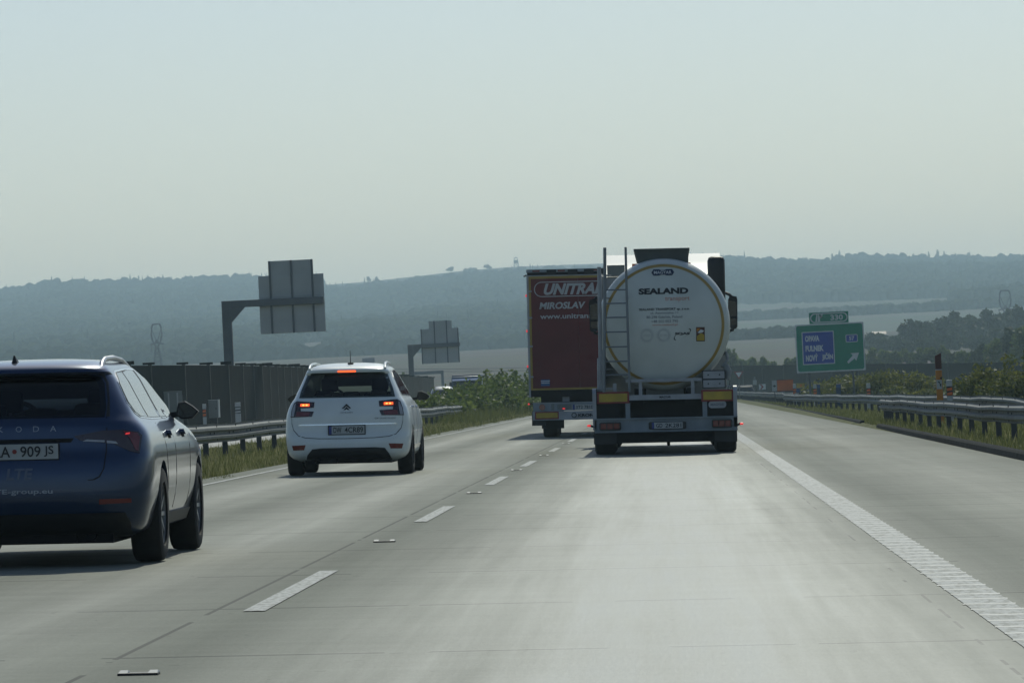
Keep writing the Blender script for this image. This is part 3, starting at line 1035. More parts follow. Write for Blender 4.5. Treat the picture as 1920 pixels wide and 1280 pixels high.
# ------------------------------------------------------------------ blue estate car
def blue_estate():
    car = empty('estate_car', (0, 0, 0), 'dark blue estate car cut off by the left edge of the photo', 'car')
    B = CarBody([
        (.20, .70, .30, .35, 4.40, .6), (.25, .80, .14, .38, 4.55, .7), (.37, .84, .03, .42, 4.66, .75), (.50, .868, .0, .44, 4.69, .8), (.62, .876, .005, .46, 4.68, .85),
        (.74, .876, .03, .44, 4.64, .9), (.80, .872, .06, .42, 4.50, .9), (.86, .862, .07, .40, 4.30, .9), (.93, .838, .08, .38, 3.95, .85), (.99, .790, .09, .36, 3.55, .7), (1.03, .752, .12, .34, 3.35, .6),
        (1.10, .715, .17, .32, 3.15, .28), (1.20, .662, .235, .30, 2.90, .28), (1.30, .610, .305, .28, 2.65, .28), (1.325, .592, .32, .27, 2.58, .28), (1.345, .578, .25, .26, 2.52, .28), (1.375, .555, .27, .28, 2.42, .28),
        (1.40, .525, .36, .36, 2.32, .28), (1.422, .475, .55, .45, 2.20, .28), (1.438, .38, .85, .45, 2.0, .4), (1.447, .20, 1.2, .3, 1.8, .25)])
    R = 0.335
    wl = [(sx * .79, yy, R, R + .045) for sx in (1, -1) for yy in (1.09, 3.776)]

    def rs(x, z, off=0.0):
        return Vector((x, B.rear(x, z) - off, z))

    def ss(y_, z, off=0.0):
        return Vector((B.side(y_, z) + off, y_, z))

    def ssl(y_, z, off=0.0):
        return Vector((-B.side(y_, z) - off, y_, z))
    rw_ = [(-.565, 1.035), (.565, 1.03), (.572, 1.10), (.55, 1.265), (.52, 1.31), (.42, 1.328), (-.42, 1.328), (-.52, 1.31), (-.55, 1.265), (-.572, 1.10)]
    ws_ = [(-.62, 1.07), (.62, 1.07), (.52, 1.32), (-.52, 1.32)]
    fs_ = lambda x, z, off=0.0: Vector((x, B.front(x, z) + off, z))
    op = [(a * .93, 1.18 + (b_ - 1.18) * .88) for a, b_ in rw_]
    B.build('body', M['blue'], car, wl, (.80, 1.385), [(op, rs), ([(a * .95, 1.19 + (b_ - 1.19) * .9) for a, b_ in ws_], fs_)])
    patch('rear_window', rw_, rs, M['tint_glass'], car, .003, .05, .0)
    patch('windscreen', ws_, fs_, M['tint_glass'], car, .003, .06, .0)
    ring = []
    cabin_interior(car, [(-.36, 2.05, .24, 1.05, 1.24), (.36, 2.05, .24, 1.05, 1.24), (-.36, 1.2, .24, .98, 1.13), (.36, 1.2, .24, .98, 1.13), (0, 1.2, .12, .98, 1.10)], 2.9, 1.02, .66)
    patch('rear_quarter_trim', [(.575, 1.035), (.60, 1.035), (.592, 1.15), (.575, 1.27), (.545, 1.325), (.50, 1.332), (.528, 1.315), (.558, 1.27), (.578, 1.15)], rs, M['black'], car, .0035, .04)
    # tail lamps: a long wedge across the tailgate joint
    for sg in (1, -1):
        pl = [(sg * a, b) for a, b in [(.36, .905), (.56, .94), (.69, .942), (.79, .925), (.815, .90), (.80, .775), (.745, .79), (.63, .845), (.40, .875)]]
        l = patch('tail_light', pl, rs, M['dark_lens'], car, .006, .04)
        pl = [(sg * a, b) for a, b in [(.69, .935), (.785, .918), (.802, .89), (.792, .795), (.775, .80), (.735, .885)]]
        patch('lamp_lens', pl, rs, M['red_lens'], l, .009, .03)
        pl = [(sg * a, b) for a, b in [(.42, .868), (.57, .858), (.57, .872), (.45, .880)]]
        patch('lamp_strip', pl, rs, M['clear_lens'], l, .009, .03)
        pl = [(sg * a, b) for a, b in [(.585, .852), (.66, .845), (.645, .862), (.585, .87)]]
        patch('lamp_strip', pl, rs, M['clear_lens'], l, .009, .03)
        patch('bulb', [(sg * .706, .907), (sg * .735, .911), (sg * .738, .922), (sg * .712, .918)], rs, M['marker_red'], l, .011, .02)
        patch('reflector', [(sg * .53, .432), (sg * .745, .438), (sg * .745, .468), (sg * .53, .468)], rs, M['red_lens'], car, .005, .04)
        # roof rail
        rl = MB()
        pts = [(sg * .515, .48, 1.375), (sg * .512, .56, 1.418), (sg * .505, .80, 1.446), (sg * .497, 1.4, 1.458), (sg * .49, 2.0, 1.445), (sg * .49, 2.45, 1.395)]
        rl.tube([(a, b_, c - .010) for a, b_, c in pts], .019, 8)
        rl.build('roof_rail', M['rim'], car, 50)
    # tailgate joint, plate recess, lower diffuser
    jl = [(.583, 1.03), (.588, .95), (.585, .80), (.57, .68), (.54, .62), (.50, .60), (.46, .598)]
    for sg in (1, -1):
        o_ = [(sg * a, b) for a, b in jl] + [(sg * (a - .008), b + (.006 if i > 3 else 0)) for i, (a, b) in list(enumerate(jl))[::-1]]
        patch('tailgate_gap', o_, rs, M['gap'], car, .002, .05)
    patch('lamp_recess', [(-.34, .862), (.34, .862), (.36, .89), (-.36, .89)], rs, M['gap'], car, .0025)
    p = MB().box(-.262, .262, B.rear(0, .80) - .03, B.rear(0, .80) + .02, .742, .860, .006).build('license_plate_frame', M['black'], car)
    yp = B.rear(0, .80) - .035
    q = MB().box(-.256, .256, yp, yp + .01, .752, .856).build('license_plate', M['plate'], p)
    lettering([("RA", (-.190, -.075, .768, .842), .012), ("909", (-.005, .135, .768, .842), .012), ("JS", (.158, .225, .768, .842), .012)], lambda x, z: yp, M['ink'], p, 'plate_lettering')
    MB().slab([(-.045 + .016 * math.cos(a), .806 + .016 * math.sin(a)) for a in [i * math.pi / 6 for i in range(12)]], yp - .004, yp).build('plate_badge', M['board_red'], p)
    MB().box(-.256, -.215, yp - .003, yp + .002, .752, .856).build('plate_band', M['plate_blue'], p)
    sf = lambda x, z: B.rear(x, z)
    cap = [("Š", -.285), ("K", -.148), ("O", -.02), ("D", .10), ("A", .218)]
    lettering([(c, (x - .021, x + .021, .940, .978 if c != "Š" else .990), .0) for c, x in cap], sf, M['letter_grey'], car, 'badge_lettering')
    lettering([("LTE", (-.105, .080, .612, .690), .03, .15)], sf, M['letter_faint'], car, 'tailgate_lettering')
    lettering([("www.LTE-group.eu", (-.42, .215, .505, .548), .012)], sf, M['letter_grey'], car, 'web_lettering')
    df = [(.72, .205), (.73, .30), (.70, .372), (-.70, .372), (-.73, .30), (-.72, .205)]
    patch('diffuser', df, rs, M['black'], car, .012, .02)
    ub = MB()
    ub.box(-.6, .6, .25, 4.2, .16, .26)
    ub.box(-.35, .35, .20, .55, .17, .30)
    ub.tube([(.45, .22, .21), (.47, .6, .2)], .035, 8)
    ub.build('underbody', M['gap'], car)
    # right and left glass with bright frame
    dlo = [(.40, 1.13), (.50, 1.275), (.72, 1.352), (1.5, 1.372), (2.1, 1.372), (2.46, 1.31), (2.99, 1.07), (3.1, 1.035), (2.3, 1.008), (1.3, 1.008), (.70, 1.02), (.50, 1.055)]
    wins = [[(.44, 1.13), (.53, 1.262), (.74, 1.336), (1.13, 1.345), (1.13, 1.022), (.72, 1.034), (.54, 1.065)],
            [(1.19, 1.342), (1.5, 1.358), (1.96, 1.36), (1.96, 1.022), (1.19, 1.022)],
            [(2.06, 1.358), (2.13, 1.355), (2.44, 1.298), (2.95, 1.07), (3.0, 1.045), (2.3, 1.022), (2.06, 1.022)]]
    for sfn in (ss, ssl):
        tr = patch('window_trim', dlo, sfn, M['chrome'], car, .004, .06)
        inn = [(a + (.02 if a < 1.5 else -.03 if a > 2.5 else 0), b + (.009 if b < 1.2 else -.010)) for a, b in dlo]
        patch('window_pillar', inn, sfn, M['black'], tr, .006, .06)
        for wn in wins:
            patch('side_window', wn, sfn, M['side_glass'], car, .008, .06)
        patch('sill', [(1.55, .25), (1.55, .335), (3.35, .335), (3.35, .25)], sfn, M['black'], car, .012, .08)
        for yy in (1.62, 2.62):
            hd = patch('door_handle', rrect(yy, yy + .22, .885, .925, .018), sfn, M['blue'], car, .035, .04, .0)
            patch('handle_recess', rrect(yy + .02, yy + .2, .865, .90, .015), sfn, M['gap'], hd, .003, .04)
        for yy, yb in ((1.30, 1.50), (2.02, 2.02), (3.12, 3.05)):
            patch('door_gap', [(yy, .98), (yy + .008, .98), (yb + .008, .36), (yb, .36)], sfn, M['gap'], car, .002, .08)
    for sx in (1, -1):
        wheel(car, sx * .768, 1.09, R, R, .215, sx)
        wheel(car, sx * .768, 3.776, R, R, .215, sx)
        mirror_part(car, sx, .79, .965, 2.92, .995, 1.125, M['black'], 1.02)
    # fin aerial
    an = MB()
    for i in range(6):
        pass
    an.add([(-.035, .55, 1.41), (.035, .55, 1.41), (.03, .75, 1.425), (-.03, .75, 1.425), (-.006, .58, 1.50), (.006, .58, 1.50), (0, .62, 1.455), (-.02, .56, 1.44), (.02, .56, 1.44)],
           [(0, 1, 8, 7), (7, 8, 5, 4), (1, 2, 5, 8), (3, 0, 7, 4), (2, 3, 4, 5)])
    a_ = an.build('roof_aerial', M['black'], car)
    a_.scale = (.8, .8, .8)
    a_.location = (-.10, .08, .272)
    place(car, -4.49, 34.8)
    return car


# ------------------------------------------------------------------ white people carrier
def white_mpv():
    car = empty('people_carrier', (0, 0, 0), 'white people carrier braking with red lamps lit, in the left lane', 'car')
    B = CarBody([
        (.20, .66, .30, .35, 4.30, .6), (.25, .80, .10, .38, 4.45, .7), (.33, .865, .02, .42, 4.56, .75), (.45, .89, .0, .45, 4.60, .8), (.54, .90, .01, .46, 4.60, .85),
        (.62, .905, .04, .46, 4.60, .9), (.75, .90, .055, .44, 4.55, .9), (.85, .888, .06, .42, 4.45, .9), (.95, .862, .08, .40, 4.15, .85), (1.05, .815, .105, .38, 3.75, .7), (1.12, .765, .14, .36, 3.50, .6),
        (1.20, .73, .20, .34, 3.30, .28), (1.32, .675, .29, .32, 3.0, .28), (1.44, .622, .365, .30, 2.72, .28), (1.475, .605, .32, .30, 2.62, .28), (1.51, .585, .31, .30, 2.52, .28),
        (1.54, .558, .36, .36, 2.40, .28), (1.572, .51, .52, .42, 2.22, .28), (1.60, .41, .80, .45, 2.0, .4), (1.615, .22, 1.15, .3, 1.75, .25)])
    R = 0.335
    wl = [(sx * .82, yy, R, R + .045) for sx in (1, -1) for yy in (.93, 3.77)]

    def rs(x, z, off=0.0):
        return Vector((x, B.rear(x, z) - off, z))

    def ss(y_, z, off=0.0):
        return Vector((B.side(y_, z) + off, y_, z))

    def ssl(y_, z, off=0.0):
        return Vector((-B.side(y_, z) - off, y_, z))
    rw_ = [(-.69, 1.118), (.69, 1.113), (.665, 1.22), (.575, 1.45), (.50, 1.472), (-.50, 1.472), (-.575, 1.45), (-.665, 1.22)]
    ws_ = [(-.62, 1.18), (.62, 1.18), (.50, 1.48), (-.50, 1.48)]
    fs_ = lambda x, z, off=0.0: Vector((x, B.front(x, z) + off, z))
    op = [(a * .93, 1.295 + (b_ - 1.295) * .88) for a, b_ in rw_]
    B.build('body', M['white_paint'], car, wl, (.85, 1.545), [(op, rs), ([(a * .95, 1.33 + (b_ - 1.33) * .9) for a, b_ in ws_], fs_)])
    patch('rear_window', rw_, rs, M['tint_glass'], car, .003, .05, .0)
    patch('windscreen', ws_, fs_, M['tint_glass'], car, .003, .06, .0)
    cabin_interior(car, [(-.37, 2.15, .25, 1.18, 1.40), (.37, 2.15, .25, 1.18, 1.40), (-.40, 1.35, .2, 1.08, 1.22), (.40, 1.35, .2, 1.08, 1.22), (0, 1.35, .19, 1.08, 1.20)], 3.0, 1.12, .66)
    b = patch('high_brake_light', [(-.13, 1.478), (.13, 1.478), (.128, 1.500), (-.128, 1.500)], rs, M['brake'], car, .008, .03)
    for sg in (1, -1):
        fr = [(sg * a, b_) for a, b_ in [(.46, 1.058), (.72, 1.078), (.765, 1.05), (.80, .95), (.815, .845), (.50, .852), (.47, .925), (.66, .935), (.665, .975), (.47, .980)]]
        l = patch('tail_light', fr, rs, M['dark_lens'], car, .006, .04)
        patch('lamp_lens', [(sg * a, b_) for a, b_ in [(.50, 1.045), (.70, 1.062), (.695, .992), (.515, .990)]], rs, M['red_lens'], l, .010, .03)
        patch('lamp_lens', [(sg * a, b_) for a, b_ in [(.52, .915), (.72, .925), (.735, .862), (.545, .862)]], rs, M['red_lens'], l, .010, .03)
        patch('lamp_strip', [(sg * a, b_) for a, b_ in [(.735, 1.05), (.755, 1.035), (.79, .95), (.802, .86), (.765, .86), (.745, .95)]], rs, M['clear_lens'], l, .010, .03)
        for cx in (.575, .622):
            patch('bulb', [(sg * (cx - .014), 1.008), (sg * (cx + .014), 1.008), (sg * (cx + .014), 1.030), (sg * (cx - .014), 1.030)], rs, M['brake_hot'], l, .013, .02)
        patch('bulb_glow', [(sg * a, b_) for a, b_ in [(.535, 1.000), (.665, 1.002), (.665, 1.036), (.535, 1.036)]], rs, M['brake'], l, .0115, .03)
        patch('reflector', [(sg * a, b_) for a, b_ in [(.62, .375), (.78, .372), (.80, .440), (.595, .448)]], rs, M['red_lens'], car, .006, .04)
        rl = MB().tube([(sg * .545, .42, 1.525), (sg * .54, .54, 1.575), (sg * .528, .85, 1.602), (sg * .52, 1.4, 1.612), (sg * .515, 2.1, 1.60), (sg * .53, 2.4, 1.545)], .02, 8)
        rl.build('roof_rail', M['white_paint'], car, 50)
        # tailgate joint
        jl = [(.80, .84), (.80, .76), (.775, .66), (.70, .575), (.60, .545), (.40, .53), (.0, .525)]
        o_ = [(sg * a, b_) for a, b_ in jl] + [(sg * (a - .004), b_ + .009) for a, b_ in jl[::-1]]
        patch('tailgate_gap', o_, rs, M['gap'], car, .002, .06)
    patch('chrome_strip', [(-.70, .722), (.72, .722), (.70, .742), (-.68, .742)], rs, M['chrome'], car, .008, .06)
    # two stacked chevrons
    for dz in (0, -.045):
        ch = MB().slab([(-.065, .962 + dz), (0, 1.026 + dz), (.065, .962 + dz), (.045, .956 + dz), (0, .996 + dz), (-.045, .956 + dz)], B.rear(0, .99) - .012, B.rear(0, .99) + .01)
        ch.build('chevron_badge', M['ink'], car)
    sf = lambda x, z: B.rear(x, z)
    lettering([("CITROËN", (-.09, .09, .893, .912), .02)], sf, M['grey_ink'], car, 'badge_lettering')
    lettering([("C4", (.40, .455, .800, .822), .03), ("GRAND PICASSO", (.47, .70, .800, .818), .01)], sf, M['grey_ink'], car, 'model_lettering')
    yp = B.rear(.01, .65) - .03
    p = MB().box(-.27, .27, yp + .004, yp + .06, .580, .724, .006).build('license_plate_frame', M['black'], car)
    MB().box(-.255, .255, yp - .002, yp + .01, .594, .710).build('license_plate', M['plate'], p)
    MB().box(-.255, -.215, yp - .004, yp, .594, .710).build('plate_band', M['plate_blue'], p)
    lettering([("DW", (-.19, -.075, .612, .692), .012), ("4CR89", (-.03, .235, .612, .692), .012)], lambda x, z: yp, M['ink'], p, 'plate_lettering')
    patch('diffuser', [(-.60, .21), (-.575, .30), (-.50, .385), (-.35, .398), (.40, .398), (.54, .385), (.60, .30), (.63, .21)], rs, M['black'], car, .012, .02)
    ub = MB()
    ub.box(-.62, .62, .25, 4.2, .17, .27)
    ub.box(-.40, -.15, .12, .5, .18, .30)
    ub.box(.35, .60, .15, .5, .175, .3)
    ub.tube([(-.5, .15, .21), (-.48, .6, .2)], .035, 8)
    ub.build('underbody', M['gap'], car)
    wins = [[(.80, 1.20), (.90, 1.38), (1.10, 1.47), (1.22, 1.48), (1.22, 1.15), (.9, 1.15)],
            [(1.28, 1.482), (1.7, 1.50), (2.1, 1.50), (2.1, 1.14), (1.28, 1.15)],
            [(2.18, 1.498), (2.35, 1.485), (2.65, 1.42), (3.0, 1.25), (3.2, 1.13), (2.18, 1.14)]]
    dlo = [(.73, 1.18), (.86, 1.40), (1.08, 1.49), (1.7, 1.515), (2.2, 1.512), (2.4, 1.495), (2.68, 1.43), (3.05, 1.25), (3.28, 1.115), (2.2, 1.122), (.86, 1.132)]
    for sfn in (ss, ssl):
        tr = patch('window_trim', dlo, sfn, M['chrome'], car, .004, .06)
        patch('window_pillar', [(a + (.015 if a < 1.5 else -.02 if a > 2.5 else 0), b_ + (.007 if b_ < 1.3 else -.009)) for a, b_ in dlo], sfn, M['black'], tr, .006, .06)
        for wn in wins:
            patch('side_window', wn, sfn, M['side_glass'], car, .008, .06)
        patch('side_moulding', [(1.3, .36), (1.3, .42), (3.25, .42), (3.25, .36)], sfn, M['chrome'], car, .010, .08)
        patch('sill', [(1.35, .22), (1.35, .30), (3.3, .30), (3.3, .22)], sfn, M['black'], car, .012, .08)
        for yy in (1.55, 2.6):
            patch('door_handle', rrect(yy, yy + .22, .945, .980, .016), sfn, M['chrome'], car, .035, .04, .0)
        for yy, yb in ((1.27, 1.42), (2.14, 2.14), (3.25, 3.2)):
            patch('door_gap', [(yy, 1.1), (yy + .008, 1.1), (yb + .008, .36), (yb, .36)], sfn, M['gap'], car, .002, .08)
    for sx in (1, -1):
        wheel(car, sx * .795, .93, R, R, .22, sx)
        wheel(car, sx * .795, 3.77, R, R, .22, sx)
        mirror_part(car, sx, .865, 1.065, 2.95, 1.05, 1.185, M['black'], 1.06)
    an = MB().tube([(.03, .75, 1.60), (.03, .70, 1.79)], .007, 6, .004)
    an.box(-.01, .07, .72, .82, 1.585, 1.618, .008)
    an.build('roof_aerial', M['black'], car)
    # seats showing dimly through the rear glass are left to the dark glass
    place(car, -4.64, 72.5)
    return car


blue_estate()
white_mpv()


# ------------------------------------------------------------------ tanker lorry
def lorry_wheel(parent, x, y, r=.5, wd=.36, out=1):
    w_ = empty('wheel', (x, y, r)); w_.parent = parent
    h = wd / 2
    MB().lathe_x([(r * .55, -h), (r * .9, -h), (r * .985, -h * .85), (r, -h * .6), (r, h * .6), (r * .985, h * .85), (r * .9, h), (r * .55, h)], 36).build('tyre', M['tyre'], w_, 40)
    MB().lathe_x([(.001, out * (h - .16)), (r * .2, out * (h - .14)), (r * .3, out * (h - .02)), (r * .56, out * (h - .02)), (r * .56, out * (h - .2)), (.001, out * (h - .2))], 24, closed=False).build('rim', M['rim'], w_, 40)


def tanker():
    T = empty('tanker_lorry', (0, 0, 0), 'white tanker lorry with a round yellow-ringed tank end and a ladder', 'lorry')
    cx, cz, Rr = .015, 2.265, 1.165

    def dome(r):
        if r < .98:
            return 2.9 - math.sqrt(2.9 ** 2 - r * r)
        y0 = 2.9 - math.sqrt(2.9 ** 2 - .98 ** 2)
        t = (r - .98) / (Rr - .98)
        return y0 + .20 * (1 - math.sqrt(max(0, 1 - t * t))) + .06 * t

    prof = [(r, dome(r)) for r in [.001] + [.07 * i for i in range(1, 14)] + [.98 + (Rr - .98) * math.sin(math.pi / 2 * i / 10) for i in range(0, 11)]]
    prof += [(Rr, .6), (Rr, 11.2), (Rr - .1, 11.5), (.6, 11.75), (.001, 11.8)]
    tank = MB().lathe_y(prof, 96, (cx, 0, cz)).build('tank', M['tank'], T, 40)

    def ds(x, z):
        return dome(min(Rr, math.hypot(x - cx, z - cz)))
    MB().lathe_y([(1.012, dome(1.012) - .003), (1.036, dome(1.036) - .004), (1.062, dome(1.062) - .003), (1.06, dome(1.062) + .02), (1.014, dome(1.012) + .02)], 96, (cx, 0, cz), closed=True).build('yellow_band', M['band'], tank, 40)
    # badges and lettering on the dished end
    def ring_patch(name, poly, m, off=.004, parent=tank):
        return patch(name, poly, lambda a, b, o=0.0: Vector((a, ds(a, b) - o, b)), m, parent, off, .08, .01)
    bd = ring_patch('maker_badge', [(-.185, 3.18), (-.15, 3.235), (-.05, 3.235), (-.02, 3.222), (.05, 3.222), (.08, 3.235), (.18, 3.235), (.215, 3.18), (.18, 3.125), (.08, 3.125), (.05, 3.138), (-.02, 3.138), (-.05, 3.125), (-.15, 3.125)], M['badge_navy'], .006)
    lettering([("MAGYAR", (-.14, .17, 3.152, 3.208), .02)], ds, M['sign_white'], tank, 'badge_lettering', .010)
    lettering([("SEALAND", (-.417, .457, 2.795, 2.905), .055)], ds, M['ink'], tank, 'name_lettering')
    lettering([("transport", (.045, .476, 2.655, 2.745), .0)], ds, M['orange_ink'], tank, 'name_lettering')
    lettering([("SEALAND TRANSPORT sp. z o.o.", (-.416, .473, 2.500, 2.555), .03)], ds, M['ink'], tank, 'address_lettering')
    lettering([("ul. Azymutalna 11", (-.215, .267, 2.436, 2.488), .01), ("80-298 Gdańsk, Poland", (-.287, .339, 2.366, 2.424), .01), ("+48 502 052 795", (-.206, .263, 2.298, 2.344), .01)], ds, M['grey_ink'], tank, 'address_lettering')
    lettering([("www.sealand.pl", (-.187, .253, 2.232, 2.278), .0)], ds, M['orange_ink'], tank, 'address_lettering')
    for sx in (-.288, .006):
        sl = MB()
        for r0, r1 in ((.078, .112), (.118, .124)):
            n = 40
            base = len(sl.v)
            for i in range(n):
                a = 2 * math.pi * i / n
                for r in (r0, r1):
                    x, z = sx + r * math.cos(a), 2.076 + r * math.sin(a)
                    sl.v.append((x, ds(x, z) - .004, z))
            for i in range(n):
                j = (i + 1) % n
                sl.f.append((base + 2 * i, base + 2 * i + 1, base + 2 * j + 1, base + 2 * j))
        vs, fs = text_mesh("EFTCO" if sx < -.1 else "ISO 9001", (sx - .065, sx + .065, 2.055, 2.095), .02)
        sl.add([(x, ds(x, z) - .005, z) for x, z in vs], fs)
        sl.build('round_seal', M['seal_ink'], tank)
    sq = MB()
    n = 44
    base = len(sq.v)
    for i in range(n):
        a = 2 * math.pi * i / n
        for k in (1.0, 1.0 + .10 * abs(math.cos(a)) ** 2 + .02):
            x0, z0 = .155 * k * math.cos(a), .062 * k * math.sin(a)
            x, z = .335 + x0 * .86 - z0 * .5, 2.085 + x0 * .5 + z0 * .86
            sq.v.append((x, ds(x, z) - .004, z))
    for i in range(n):
        if 3 <= i <= 9 or 25 <= i <= 31: continue
        j = (i + 1) % n
        sq.f.append((base + 2 * i, base + 2 * i + 1, base + 2 * j + 1, base + 2 * j))
    vs, fs = text_mesh("SQAS", (.205, .465, 2.070, 2.120), .05)
    sq.add([(x, ds(x, z) - .005, z) for x, z in vs], fs)
    sq.build('quality_mark', M['ink'], tank)
    st = ring_patch('blind_spot_sticker', [(.576, 1.955), (.728, 1.955), (.728, 2.205), (.576, 2.205)], M['brown'], .006)
    ring_patch('sticker_field', [(.588, 1.97), (.718, 1.97), (.718, 2.07), (.66, 2.10), (.588, 2.045)], M['board_yellow'], .010, st)
    ring_patch('sticker_field', [(.588, 2.185), (.65, 2.185), (.63, 2.15), (.588, 2.125)], M['orange'], .010, st)
    ring_patch('sticker_field', [(.60, 2.11), (.66, 2.165), (.715, 2.14), (.69, 2.11), (.63, 2.10)], M['sign_white'], .010, st)
    # spill box with walkway on top
    sb = MB()
    sb.add([(-.41, .55, 3.33), (.47, .55, 3.33), (.475, .50, 3.59), (-.47, .50, 3.59), (-.41, 9.5, 3.33), (.47, 9.5, 3.33), (.475, 9.55, 3.59), (-.47, 9.55, 3.59)],
           [(0, 1, 2, 3), (5, 4, 7, 6), (1, 5, 6, 2), (4, 0, 3, 7), (3, 2, 6, 7), (0, 4, 5, 1)])
    sb.box(-.49, .495, .47, 9.6, 3.575, 3.61)
    sb.build('spill_box', M['box_dark'], T)
    for x in (-.53, .50):
        b = MB().box(x - .045, x + .045, 9.0, 9.1, 3.47, 3.50).tube([(x, 9.05, 3.50), (x, 9.05, 3.56)], .05, 12)
        b.build('beacon', M['orange_refl'], T)
    # ladder
    ld = MB()
    ld.tube([(-1.06, -.10, 1.10), (-1.05, -.10, 1.45), (-1.0, -.08, 3.0), (-.99, -.08, 3.63)], .028, 8)
    ld.tube([(-.615, -.10, 1.10), (-.612, -.10, 1.45), (-.625, -.08, 3.0), (-.625, -.08, 3.63)], .022, 8)
    for i, z in enumerate((1.40, 1.636, 1.891, 2.151, 2.406, 2.651, 2.887)):
        ld.tube([(-1.05 + .012 * i * .6, -.09, z), (-.615, -.09, z)], .014, 6)
    for z in (1.5, 2.75, 3.15):
        ld.tube([(-.625, -.08, z), (-.62, .35, z)], .014, 6)
        ld.tube([(-1.0, -.08, z), (-.9, .45, z)], .014, 6)
    ld.build('ladder', M['ladder'], T)
    hp = MB().tube([(-1.115, .15, 1.12), (-1.10, .15, 3.30)], .035, 8)
    hp.tube([(-1.13, .12, 1.12), (-1.12, .12, 1.7)], .05, 8)
    hp.build('hose_rail', M['frame_grey'], T)
    # cross member, uprights, beam
    cm = MB()
    cm.box(-.68, .66, -.02, .10, 1.262, 1.318)
    for x in (-.33, -.10, .12, .36):
        cm.tube([(x, -.03, 1.29), (x, 0, 1.29)], .018, 8)
    for x in (-.42, .495):
        cm.box(x - .03, x + .03, .0, .08, 1.04, 1.27)
    cm.box(-.90, -.84, .0, .08, 1.0, 1.25)
    cm.build('cross_member', M['frame_grey'], T)
    bm_ = MB().box(-.62, .64, -.04, .06, .948, 1.04).build('rear_beam', M['frame_grey'], T)
    lettering([("MAGYAR", (-.09, .11, .975, 1.015), .03)], lambda x, z: -.04, M['ink'], bm_, 'maker_lettering')
    for x0, x1 in ((-1.184, -.621), (.641, 1.205)):
        o = MB().box(x0, x1, -.06, .02, .900, 1.105).build('marker_board', M['board_red'], T)
        MB().box(x0 + .035, x1 - .035, -.066, -.055, .930, 1.072).build('board_face', M['board_yellow'], o)
    dbx = MB().box(.664, 1.071, -.04, .35, 1.128, 1.444).build('document_box', M['black'], T)
    for z0 in (1.145, 1.300):
        MB().box(.682, 1.055, -.048, -.03, z0, z0 + .128).build('box_lid', M['frame_grey'], dbx)
    for z0 in (1.209, 1.364):
        for x in (.77, .97):
            MB().tube([(x, -.06, z0), (x, -.04, z0)], .014, 8).build('catch', M['black'], dbx)
    ov = MB().slab(rrect(.765, 1.075, .782, .905, .055), -.045, -.03).build('oval_plate', M['frame_grey'], T)
    lettering([("MAGYAR", (.80, 1.04, .822, .868), .04)], lambda x, z: -.045, M['grey_ink'], ov, 'plate_lettering')
    vb = MB().box(.83, 1.06, .0, .30, .63, .79).box(.66, .74, .0, .3, .63, .90).box(-.69, -.61, .0, .3, .63, .90).box(-1.14, -1.10, 0, .3, .63, .9).build('valve_cabinet', M['bumper_grey'], T)
    # bumper bar
    bp = MB()
    bp.box(-1.235, 1.262, -.10, -.04, .41, .618)
    bp.box(-1.24, 1.268, -.15, -.03, .618, .640)
    bp.box(-1.24, 1.268, -.15, -.03, .390, .410)
    for x in (.41, .80):
        bp.box(x - .022, x + .022, -.115, -.09, .405, .62)
    bumper = bp.build('bumper', M['bumper_grey'], T)
    for x0, x1, z0, z1 in ((-1.15, -.77, .432, .572), (.815, 1.175, .440, .585)):
        o = MB().slab(rrect(x0, x1, z0, z1, .03), -.16, -.09).build('tail_light', M['black'], T)
        for k in range(3):
            a, b = x0 + .02 + (x1 - x0 - .04) * k / 3, x0 + .02 + (x1 - x0 - .04) * (k + 1) / 3 - .012
            MB().box(a, b, -.168, -.155, z0 + .02, z1 - .02, .006).build('lamp_lens', M['red_lens'], o)
    lp = MB().slab(rrect(-.29, .365, .432, .565, .03), -.135, -.09).build('license_plate_frame', M['black'], T)
    MB().box(-.235, .305, -.142, -.13, .445, .553).build('license_plate', M['plate'], lp)
    MB().box(-.235, -.195, -.145, -.138, .445, .553).build('plate_band', M['plate_blue'], lp)
    lettering([("GD", (-.16, -.05, .463, .535), .012), ("2K281", (.0, .28, .463, .535), .012)], lambda x, z: -.142, M['ink'], lp, 'plate_lettering')
    for sg, z in ((-1, .521), (1, .500)):
        MB().tube([(sg * 1.24, -.08, z - .03), (sg * 1.31, -.10, z)], .02, 6).build('lamp_stalk', M['black'], T)
        MB().box(sg * 1.335 - .03, sg * 1.335 + .03, -.12, -.08, z - .018, z + .018, .008).build('marker_lamp', M['marker_red'], T)
    # mudguards: a shell over each last wheel, white-edged
    for sg in (-1, 1):
        x0, x1 = (sg * .86, sg * 1.262)
        fe = MB()
        pr = [(-.10, .45), (-.10, 1.08), (-.04, 1.15), (.06, 1.172), (1.55, 1.172)]
        for a, b in zip(pr[:-1], pr[1:]):
            fe.add([(sg * 1.20, a[0], a[1]), (sg * 1.265, a[0], a[1]), (sg * 1.265, b[0], b[1]), (sg * 1.20, b[0], b[1]),
                    (sg * 1.20, a[0] + .05, a[1] - .05), (sg * 1.225, a[0] + .05, a[1] - .05), (sg * 1.225, b[0] + .05, b[1] - .05), (sg * 1.20, b[0] + .05, b[1] - .05)],
                   [(0, 1, 2, 3), (4, 7, 6, 5), (0, 4, 5, 1), (1, 5, 6, 2), (2, 6, 7, 3), (3, 7, 4, 0)])
        fe.box(*(sorted((sg * .86, sg * 1.262))), .06, 1.55, 1.15, 1.175)
        fe.build('mudguard', M['frame_grey'], T)
        MB().box(*(sorted((sg * .80, sg * 1.20))), -.02, .0, .39, 1.10).build('guard_panel', M['gap'], T)
